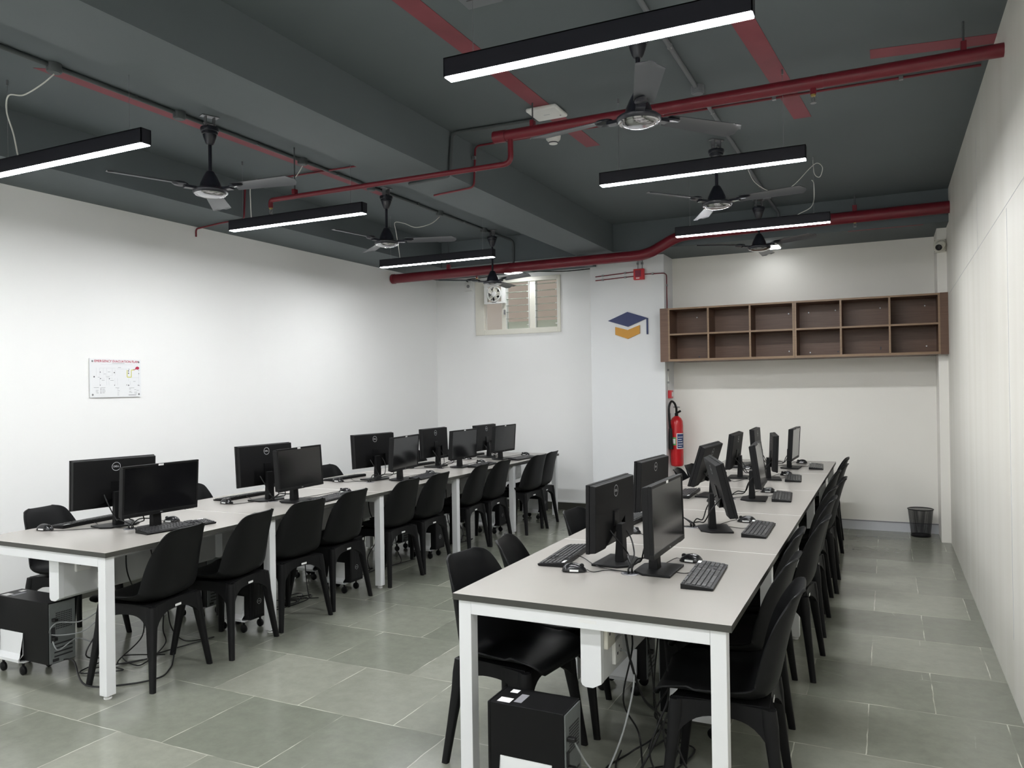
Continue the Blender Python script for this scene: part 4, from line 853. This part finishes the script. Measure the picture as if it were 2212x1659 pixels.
# ------------------------------------------------------------------ keyboards: local x = towards user, y = length
KL, KD = 0.44, 0.127
def kb_body():
    bm = BM(); prism(bm, [(-KD/2, 0.0), (KD/2-0.004, 0.0), (KD/2, 0.006), (KD/2, 0.010), (-KD/2, 0.021), (-KD/2-0.0, 0.012)], 'y', -KL/2, KL/2); return bm
def kb_keys():
    bm = BM(); sl = math.atan2(0.011, KD)
    def key(u0, u1, v0, v1):   # u along the length from user's left, v depth from the back
        x0, x1 = -KD/2+v0, -KD/2+v1; z0 = 0.021-(v0)*math.tan(sl); z1 = 0.021-(v1)*math.tan(sl)
        y0, y1 = -KL/2+u0, -KL/2+u1
        e = 0.0014; h = 0.0045
        vs = [bm.verts.new(c) for c in ((x0, y0, z0-0.002), (x1, y0, z1-0.002), (x1, y1, z1-0.002), (x0, y1, z0-0.002), (x0+e, y0+e, z0+h), (x1-e, y0+e, z1+h), (x1-e, y1-e, z1+h), (x0+e, y1-e, z0+h))]
        for f in ((0, 1, 5, 4), (1, 2, 6, 5), (2, 3, 7, 6), (3, 0, 4, 7), (4, 5, 6, 7)): bm.faces.new([vs[i] for i in f])
    P_ = 0.019; g_ = 0.0022
    def row(u, v, widths, d_=0.0168):
        for wd in widths:
            if wd > 0: key(u+g_/2, u+wd*P_-g_/2, v, v+d_-0.0008)
            u += abs(wd)*P_
    u0 = 0.006
    row(u0, 0.004, [1, -0.8, 1, 1, 1, 1, -0.4, 1, 1, 1, 1, -0.4, 1, 1, 1, 1, -0.2], 0.0125); row(u0+15.3*P_, 0.004, [1, 1, 1], 0.0125)
    v = 0.0225; s = 0.0194
    row(u0, v, [1]*13+[2]); row(u0, v+s, [1.5]+[1]*12+[1.5]); row(u0, v+2*s, [1.8]+[1]*11+[2.2]); row(u0, v+3*s, [2.3]+[1]*10+[2.7]); row(u0, v+4*s, [1.3, 1.1, 1.2, 6.4, 1.2, 1.1, 1.1, 1.6])
    row(u0+15.3*P_, v, [1, 1, 1]); row(u0+15.3*P_, v+s, [1, 1, 1]); row(u0+16.3*P_, v+3*s, [1]); row(u0+15.3*P_, v+4*s, [1, 1, 1])
    for k in range(4): row(u0+18.6*P_, v+k*s, [1, 1, 1, 1])
    row(u0+18.6*P_, v+4*s, [2, 1, 1])
    return bm
def kb_label():
    bm = BM(); prism(bm, [(-KD/2+0.003, 0.0212), (-KD/2+0.017, 0.0200), (-KD/2+0.017, 0.0207), (-KD/2+0.003, 0.0219)], 'y', KL/2-0.052, KL/2-0.012); return bm
def kb_feet():
    bm = BM(); bx(bm, -KD/2+0.005, -KD/2+0.02, -KL/2+0.03, -KL/2+0.05, -0.0005, 0.003); bx(bm, -KD/2+0.005, -KD/2+0.02, KL/2-0.05, KL/2-0.03, -0.0005, 0.003); return bm
def keyboard(x, y, rz, label, group, cable):
    t = thing('keyboard', label, 'keyboard', (x, y, TZ+0.0006), math.radians(rz), group)
    inst('case', cached('kb_body', kb_body), 'keygap', t, bev=0.0015); inst('keycaps', cached('kb_keys', kb_keys), 'key', t)
    a = inst('sticker', cached('kb_label', kb_label), 'label', t); a['label'] = 'white sticker'
    inst('rubber_feet', cached('kb_feet', kb_feet), 'cable', t)
    bm = BM(); Mi = (Matrix.Translation((x, y, TZ)) @ Matrix.Rotation(math.radians(rz), 4, 'Z')).inverted()
    a0 = Vector((-KD/2, 0.02, 0.012)); g0 = Mi @ Vector(cable); mid = a0.lerp(g0, 0.5)+Vector((0, 0.05, 0)); mid.z = 0.004; m0 = a0+Vector((-0.03, 0, -0.004)); m0.z = 0.004; g0.z = 0.006
    tube(bm, spline([a0, m0, mid, g0], 6), 0.0019, 5); obj('cable', bm, 'cable', t, True)
KB = [('LF', -3.79, 3.28, -9), ('LF', -3.70, 4.62, 6), ('LF', -3.76, 6.0, 5), ('LF', -3.75, 7.07, 1), ('LF', -3.68, 7.90, -5),
      ('LB', -4.50, 3.22, 184), ('LB', -4.41, 4.42, 178), ('LB', -4.43, 5.68, 176), ('LB', -4.43, 6.90, 176), ('LB', -4.43, 8.05, 179),
      ('RF', -0.693, 3.27, 3), ('RF', -0.640, 4.41, 1), ('RF', -0.672, 5.74, 5), ('RF', -0.715, 6.88, 5), ('RF', -0.615, 7.90, 4),
      ('RB', -1.378, 3.42, 184), ('RB', -1.375, 4.47, 177), ('RB', -1.335, 5.68, 182), ('RB', -1.36, 6.85, 180), ('RB', -1.285, 7.82, 178)]
KN = {'LF': 'black keyboard, aisle side of the left desk, ', 'LB': 'black keyboard, wall side of the left desk, ', 'RF': 'black keyboard, wall side of the right desk, ', 'RB': 'black keyboard, aisle side of the right desk, '}
GR_L = [(-4.035, 3.16+1.18*k) for k in range(5)]; GR_R = [(-1.0, 3.215+1.176*k) for k in range(5)]
cnt = {}
for s, x, y, r in KB:
    k = cnt.get(s, 0); cnt[s] = k+1; gx, gy = (GR_L if s[0] == 'L' else GR_R)[k]
    keyboard(x, y, r, KN[s]+W5[k], 'keyboards '+KN[s][16:-2], (gx, gy, TZ))
# mice
def ms_body():
    bm = BM(); N, Mq = 14, 16; rows = []
    for i in range(N+1):
        u = -1+2*i/N; x = u*0.056; wv = 0.031*math.sqrt(max(0.0, 1-abs(u)**3.0))*(1-0.08*u)*(0.93+0.07*u*u); hh = 0.037*math.sqrt(max(0.0, 1-abs(u)**2.6))*(1-0.28*(u+0.3)**2)
        rows.append([bm.verts.new((-x, wv*math.cos(PI*j/Mq), 0.002+hh*math.sin(PI*j/Mq)**0.8)) for j in range(Mq+1)])
    for a, b in zip(rows, rows[1:]):
        for j in range(Mq): bm.faces.new((a[j], a[j+1], b[j+1], b[j]))
        bm.faces.new((a[0], b[0], b[Mq], a[Mq]))
    bmesh.ops.remove_doubles(bm, verts=bm.verts, dist=0.0004)
    for f in bm.faces: f.smooth = True
    return bm
def ms_wheel():
    bm = BM(); lathe(bm, [(0.0, -0.004), (0.010, -0.004), (0.010, 0.004), (0.0, 0.004)], 16, mtx=Matrix.Translation((-0.033, 0, 0.026)) @ Matrix.Rotation(PI/2, 4, 'X')); return bm
def ms_label():
    bm = BM(); bx(bm, -0.02, 0.018, 0.0285, 0.0315, 0.006, 0.014); bx(bm, -0.02, 0.018, -0.0315, -0.0285, 0.006, 0.014); return bm
def mouse(x, y, rz, label, group, goal):
    t = thing('computer_mouse', label, 'mouse', (x, y, TZ), math.radians(rz), group)
    inst('body', cached('ms_body', ms_body), 'mouse', t); inst('scroll_wheel', cached('ms_wheel', ms_wheel), 'cable', t); a = inst('sticker', cached('ms_label', ms_label), 'label', t); a['label'] = 'white side sticker'
    Mi = (Matrix.Translation((x, y, TZ)) @ Matrix.Rotation(math.radians(rz), 4, 'Z')).inverted(); g0 = Mi @ Vector((goal[0], goal[1], TZ)); a0 = Vector((-0.054, 0, 0.010)); m1 = Vector((-0.085, 0.012, 0.003)); m2 = m1.lerp(g0, 0.55)+Vector((0.03, -0.04, 0)); m2.z = 0.003; g0.z = 0.006
    bm = BM(); tube(bm, spline([a0, m1, m2, g0], 6), 0.0018, 5); obj('cable', bm, 'cable', t, True)
MS = [('LF', -4.0, 3.42, 10), ('LF', -3.82, 4.90, 5), ('LF', -3.86, 6.22, 0), ('LF', -3.90, 7.30, 8), ('LF', -3.84, 8.30, 0),
      ('LB', -4.49, 2.94, 186), ('LB', -4.27, 4.13, 175), ('LB', -4.32, 5.45, 182), ('LB', -4.34, 6.60, 180), ('LB', -4.26, 7.66, 176),
      ('RF', -0.812, 3.53, -6), ('RF', -0.745, 4.66, 0), ('RF', -0.80, 5.98, 4), ('RF', -0.80, 7.14, 0), ('RF', -0.78, 8.27, 0),
      ('RB', -1.235, 3.16, 196), ('RB', -1.265, 4.10, 170), ('RB', -1.07, 5.38, 182), ('RB', -1.22, 6.55, 180), ('RB', -1.19, 7.55, 180)]
cnt = {}
for s, x, y, r in MS:
    k = cnt.get(s, 0); cnt[s] = k+1; gx, gy = (GR_L if s[0] == 'L' else GR_R)[k]
    mouse(x, y, r, KN[s].replace('keyboard', 'mouse')+W5[k], 'mice '+KN[s][16:-2], (gx, gy))
# cable grommets and the cables that meet in them
def grommet(x, y, lab, grp):
    t = thing('cable_grommet', lab, 'grommet', (x, y, TZ), 0, grp)
    bm = BM(); lathe(bm, [(0.040, 0.0), (0.040, 0.002), (0.037, 0.0035), (0.032, 0.0025), (0.030, 0.0008)], 28); obj('ring', bm, 'steel', t, True)
    bm = BM(); lathe(bm, [(0.0, 0.001), (0.031, 0.0012)], 28); obj('hole', bm, 'inkd', t)
def mon_cables(mk, gx, gy, lab):
    x, y, f, zt, ti = MON[mk]; f = math.radians(f); c, s = math.cos(f), math.sin(f)
    def Wp(a, b, z): return (x+a*c-b*s, y+a*s+b*c, z)
    for j, (lat, drop) in enumerate(((-0.085, 0.99), (0.07, 0.98))):
        p = Wp(0.026, lat, zt-0.205); q = Wp(-0.028, lat*0.95, zt-0.27); r_ = Wp(-0.06, lat*0.5, 0.80); g0 = Vector((gx+0.012*(j-0.5), gy+0.01*(j-0.5), TZ+0.002))
        mid = Vector(r_).lerp(g0, 0.5); mid.z = TZ+0.035+0.02*j; mid.y += 0.03*(1-2*j)
        bm = BM(); tube(bm, spline([p, q, r_, mid, g0+Vector((0, 0, 0.02)), g0], 7), 0.0036, 7)
        tag(obj('monitor_cable', bm, 'cable', None, True), ('power' if j else 'video')+' cable of '+lab, 'cable', 'black cables running from monitors into desk grommets')
for k in range(5):
    grommet(*GR_L[k], 'round cable grommet in the left desk, '+W5[k], 'grommets in the left desk'); grommet(*GR_R[k], 'round cable grommet in the right desk, '+W5[k], 'grommets in the right desk')
    mon_cables('F%d' % (k+1), *GR_L[k], 'aisle-facing monitor, left desk, '+W5[k]); mon_cables('B%d' % (k+1), *GR_L[k], 'wall-facing monitor, left desk, '+W5[k])
    mon_cables('RF%d' % (k+1), *GR_R[k], 'wall-facing monitor, right desk, '+W5[k]); mon_cables('RB%d' % (k+1), *GR_R[k], 'aisle-facing monitor, right desk, '+W5[k])

# ------------------------------------------------------------------ computer towers on white trolleys; local +x = rear with ports, length D
def make_tower(D, H, Wd):
    t = thing('computer_tower', 'x', 'computer tower', (0, 0, 0)); z0 = 0.085; z1 = z0+H; h = Wd/2
    box('case', (-D/2, D/2-0.004, -h, h, z0, z1), 'case', t, bev=0.002)
    box('front_panel', (-D/2-0.012, -D/2, -h, h, z0, z1), 'black', t, bev=0.004)
    bm = BM(); mt_ = basis((-D/2-0.0124, 0, z0+H*0.32), (0, -1, 0), (0, 0, 1)); n = 24
    A = [bm.verts.new(mt_ @ Vector((0.018*math.cos(2*PI*k/n), 0.018*math.sin(2*PI*k/n), 0))) for k in range(n)]; B = [bm.verts.new(mt_ @ Vector((0.0155*math.cos(2*PI*k/n), 0.0155*math.sin(2*PI*k/n), 0))) for k in range(n)]
    for k in range(n): bm.faces.new((A[k], A[(k+1) % n], B[(k+1) % n], B[k]))
    add_text(bm, 'DELL', 0.011, mt_); obj('front_logo', bm, 'logo', t)
    bm = BM()
    for k in range(9): bx(bm, -D/2-0.0126, -D/2-0.0118, -h+0.012+k*(Wd-0.024)/9, -h+0.016+k*(Wd-0.024)/9, z0+0.02, z0+H*0.75)
    obj('front_vents', bm, 'iodark', t)
    rp = box('rear_plate', (D/2-0.004, D/2, -h+0.004, h-0.004, z0+0.004, z1-0.006), 'io', t)
    bm = BM()
    for i in range(10):
        for j in range(9): bx(bm, D/2, D/2+0.0006, -h+0.04+i*0.0095, -h+0.0465+i*0.0095, z1-0.15+j*0.0105, z1-0.1435+j*0.0105)
    obj('fan_grille', bm, 'iodark', t)
    bm = BM()
    for k in range(4): bx(bm, D/2, D/2+0.0006, -h+0.03, h-0.02, z0+0.035+k*0.022, z0+0.043+k*0.022)
    bx(bm, D/2, D/2+0.002, -h+0.012, -h+0.035, z0+0.12, z0+0.2); bx(bm, D/2, D/2+0.002, -h+0.02, -h+0.055, z0+0.012, z0+0.028)
    obj('port_slots', bm, 'iodark', t)
    bm = BM(); bx(bm, D/2, D/2+0.03, -h+0.014, -h+0.036, z1-0.10, z1-0.085); bx(bm, D/2, D/2+0.028, -h+0.014, -h+0.034, z0+0.13, z0+0.15); obj('plugs', bm, 'cable', t, bev=0.003)
    for (a, b, cc, dd, mm) in ((-D/2+0.02, -D/2+0.07, -h+0.015, -h+0.055, 'label'), (-D/2+0.03, -D/2+0.06, h-0.05, h-0.02, 'label'), (-D/2+0.08, -D/2+0.11, -h+0.03, h-0.05, 'ink')):
        s_ = box('top_sticker', (a, b, cc, dd, z1, z1+0.0004), mm, t)
    # trolley
    bm = BM(); a, b = -D/2+0.04, -D/2+0.04+0.2; g = 0.004
    for s in (-1, 1):
        pr = [(s*(h+0.002), 0.07), (s*(h+0.028), 0.078), (s*(h+0.030), 0.095), (s*(h+0.006), 0.118), (s*(h+0.004), 0.235), (s*(h+0.001), 0.235), (s*(h+0.0015), 0.112), (s*(h+0.024), 0.092), (s*(h+0.022), 0.083), (s*(h+0.002), 0.076)]
        pr = pr if s > 0 else pr[::-1]
        A = [bm.verts.new((a, p[0], p[1])) for p in pr]; B = [bm.verts.new((b, p[0], p[1])) for p in pr]; n = len(pr)
        for i in range(n): bm.faces.new((A[i], A[(i+1) % n], B[(i+1) % n], B[i]))
        fa = bm.faces.new(A[::-1]); fb = bm.faces.new(B); bmesh.ops.triangulate(bm, faces=[fa, fb])
    bx(bm, a, b, -h-0.002, h+0.002, 0.068, 0.078)
    obj('trolley', bm, 'white_metal', t)
    for sx in (a+0.012, b-0.012):
        for sy in (-1, 1):
            cy = sy*(h-0.005); bm = BM(); lathe(bm, [(0.0, -0.011), (0.018, -0.010), (0.025, -0.006), (0.025, 0.006), (0.018, 0.010), (0.0, 0.011)], 18, mtx=Matrix.Translation((sx, cy, 0.025)) @ Matrix.Rotation(PI/2, 4, 'X'))
            tube(bm, [(sx, cy, 0.04), (sx, cy, 0.07)], 0.007, 8); obj('caster', bm, 'black', t, True)
    return t
tw0 = make_tower(0.29, 0.335, 0.155)
tw1 = make_tower(0.46, 0.335, 0.155)
tw0.location = (-1.165, 2.575, 0); tw0['label'] = 'black computer tower on white trolley under the near end of the right desk'; tw0['group'] = 'towers under the right desk'
tw1.location = (-4.33, 2.775, 0); tw1['label'] = 'black computer tower on white trolley at the near left end of the left desk'; tw1['group'] = 'towers under the left desk'
for k, (x, y) in enumerate([(-3.845, 3.83), (-3.845, 4.86), (-3.87, 6.14), (-3.87, 7.43), (-3.80, 8.42)]):
    dup(tw0, (x, y, 0), PI, 'black tower on white trolley, aisle side under left desk, '+W5[k], 'towers under the left desk')
for k, (x, y) in enumerate([(-4.33, 3.94), (-4.33, 5.1), (-4.33, 6.3), (-4.33, 7.5)]):
    dup(tw0, (x, y, 0), 0, 'black computer tower behind the cable box under the left desk, '+['nearest of these', 'second of these', 'third of these', 'farthest of these'][k], 'towers under the left desk')
for k, (x, y) in enumerate([(-0.80, 3.52), (-0.80, 4.78), (-0.80, 5.9), (-0.80, 7.1)]):
    dup(tw0, (x, y, 0), PI, 'black tower under the wall side of the right desk, '+W5[k], 'towers under the right desk')
for k, (x, y) in enumerate([(-1.24, 3.85), (-1.24, 5.0), (-1.24, 6.2)]):
    dup(tw0, (x, y, 0), 0, 'black computer tower under the aisle side of the right desk, '+['behind the nearest chairs', 'at its middle', 'towards the far wall'][k], 'towers under the right desk')

# ------------------------------------------------------------------ loose cables under the desks
cord([(RX+0.065, RY+0.25, 0.53), (RX+0.10, RY+0.24, 0.52), (RX+0.135, RY+0.20, 0.44), (RX+0.12, RY+0.10, 0.28), (RX+0.07, RY+0.02, 0.13), (RX+0.05, RY-0.02, 0.09)], 'cableg', 0.0036, 'grey network cable hanging from the socket at the near end of the right desk', 'network_cable', 'cable')
def coil(cx, cy, cz, r, n, m, rr, lab, tiltx=0.5):
    pts = []
    for i in range(n*14+1):
        a = 2*PI*i/14; q = r*(1+0.08*math.sin(i*0.37)); pts.append((cx+q*math.cos(a), cy+q*math.sin(a)*math.sin(tiltx)+0.01*math.sin(i*0.21), cz+q*math.sin(a)*math.cos(tiltx)+0.002*(i/14)))
    bm = BM(); tube(bm, pts, rr, 6); return tag(obj('cable_coil', bm, m, None, True), lab, 'cable')
coil(RX+0.075, RY-0.02, 0.06, 0.055, 4, 'cableg', 0.004, 'coiled grey network cable on the floor beside the near tower', 0.75)
cord([(RX-0.005, RY-0.075, 0.30), (RX+0.03, RY-0.05, 0.22), (RX+0.07, RY-0.03, 0.16), (RX+0.065, RY-0.02, 0.11)], 'cableg', 0.0036, 'grey network cable from the near tower to its coil', 'network_cable', 'cable')
cord([(LX+0.062, LY+0.37, 0.50), (LX+0.09, LY+0.36, 0.47), (LX+0.10, LY+0.30, 0.36), (LX+0.06, LY+0.2, 0.30), (LX-0.0, LY+0.1, 0.31), (LX-0.02, LY+0.08, 0.25), (LX+0.06, LY+0.2, 0.24), (LX+0.10, LY+0.3, 0.30), (LX+0.07, LY+0.28, 0.17), (LX+0.02, LY+0.2, 0.2), (LX+0.03, LY+0.09, 0.17), (LX+0.01, LY+0.07, 0.22)], 'cableg', 0.0036, 'grey network cable looping behind the near tower under the left desk', 'network_cable', 'cable')
GC = 'black cables hanging and lying under the desks'
rnd = random.Random(3)
def under_cables(x0, y0, L, side_name, n_st):
    for k in range(n_st):
        for j in range(4):
            xs_ = x0+0.07+0.02*j; ys_ = y0+k*L+0.35+0.12*j+rnd.uniform(-0.04, 0.04)
            pts = [(xs_-0.015, ys_, 0.70), (xs_+0.01, ys_+rnd.uniform(-.03, .03), 0.52), (xs_+rnd.uniform(-.03, .05), ys_+rnd.uniform(-.08, .08), 0.30), (xs_+rnd.uniform(-.06, .08), ys_+rnd.uniform(-.15, .15), 0.12), (xs_+rnd.uniform(-.08, .08), ys_+rnd.uniform(-.12, .12), 0.02)]
            for q in range(3): pts.append((xs_+rnd.uniform(-.12, .16), ys_+rnd.uniform(-.22, .22), 0.006+0.008*q))
            cord(pts, 'cable', 0.0038, 'loose black cable tangled under the '+side_name+' desk, bay '+W5[k], 'power_cable', 'cable', GC)
under_cables(LX, LY, LL, 'left', 5); under_cables(RX, RY, RL_, 'right', 4)
cord([(LX+0.03, LY+0.12, 0.11), (LX+0.14, LY+0.1, 0.12), (LX+0.26, LY+0.08, 0.02), (LX+0.42, LY+0.2, 0.006), (LX+0.5, LY+0.34, 0.006), (LX+0.44, LY+0.46, 0.006), (LX+0.36, LY+0.55, 0.01), (LX+0.2, LY+0.7, 0.03), (LX+0.1, LY+0.8, 0.1)], 'cable', 0.0045, 'black power cable lying across the floor under the nearest left chair', 'power_cable', 'cable')
cord([(RX+0.10, RY+0.18, 0.70), (RX+0.12, RY+0.2, 0.52), (RX+0.16, RY+0.24, 0.36), (RX+0.21, RY+0.3, 0.27), (RX+0.19, RY+0.27, 0.18), (RX+0.12, RY+0.16, 0.06), (RX+0.02, RY+0.05, 0.02), (RX-0.02, RY-0.03, 0.06)], 'cable', 0.0048, 'thick black power cable hanging at the near end of the right desk', 'power_cable', 'cable')
cord([(RX+0.22, RY+0.28, 0.70), (RX+0.235, RY+0.3, 0.5), (RX+0.24, RY+0.3, 0.36), (RX+0.21, RY+0.28, 0.27), (RX+0.18, RY+0.24, 0.16), (RX+0.21, RY+0.24, 0.09), (RX+0.24, RY+0.26, 0.14), (RX+0.225, RY+0.28, 0.26), (RX+0.27, RY+0.33, 0.33), (RX+0.25, RY+0.34, 0.2), (RX+0.33, RY+0.3, 0.06), (RX+0.45, RY+0.26, 0.01)], 'cable', 0.0042, 'looped black cable hanging beside the near right chair', 'power_cable', 'cable')
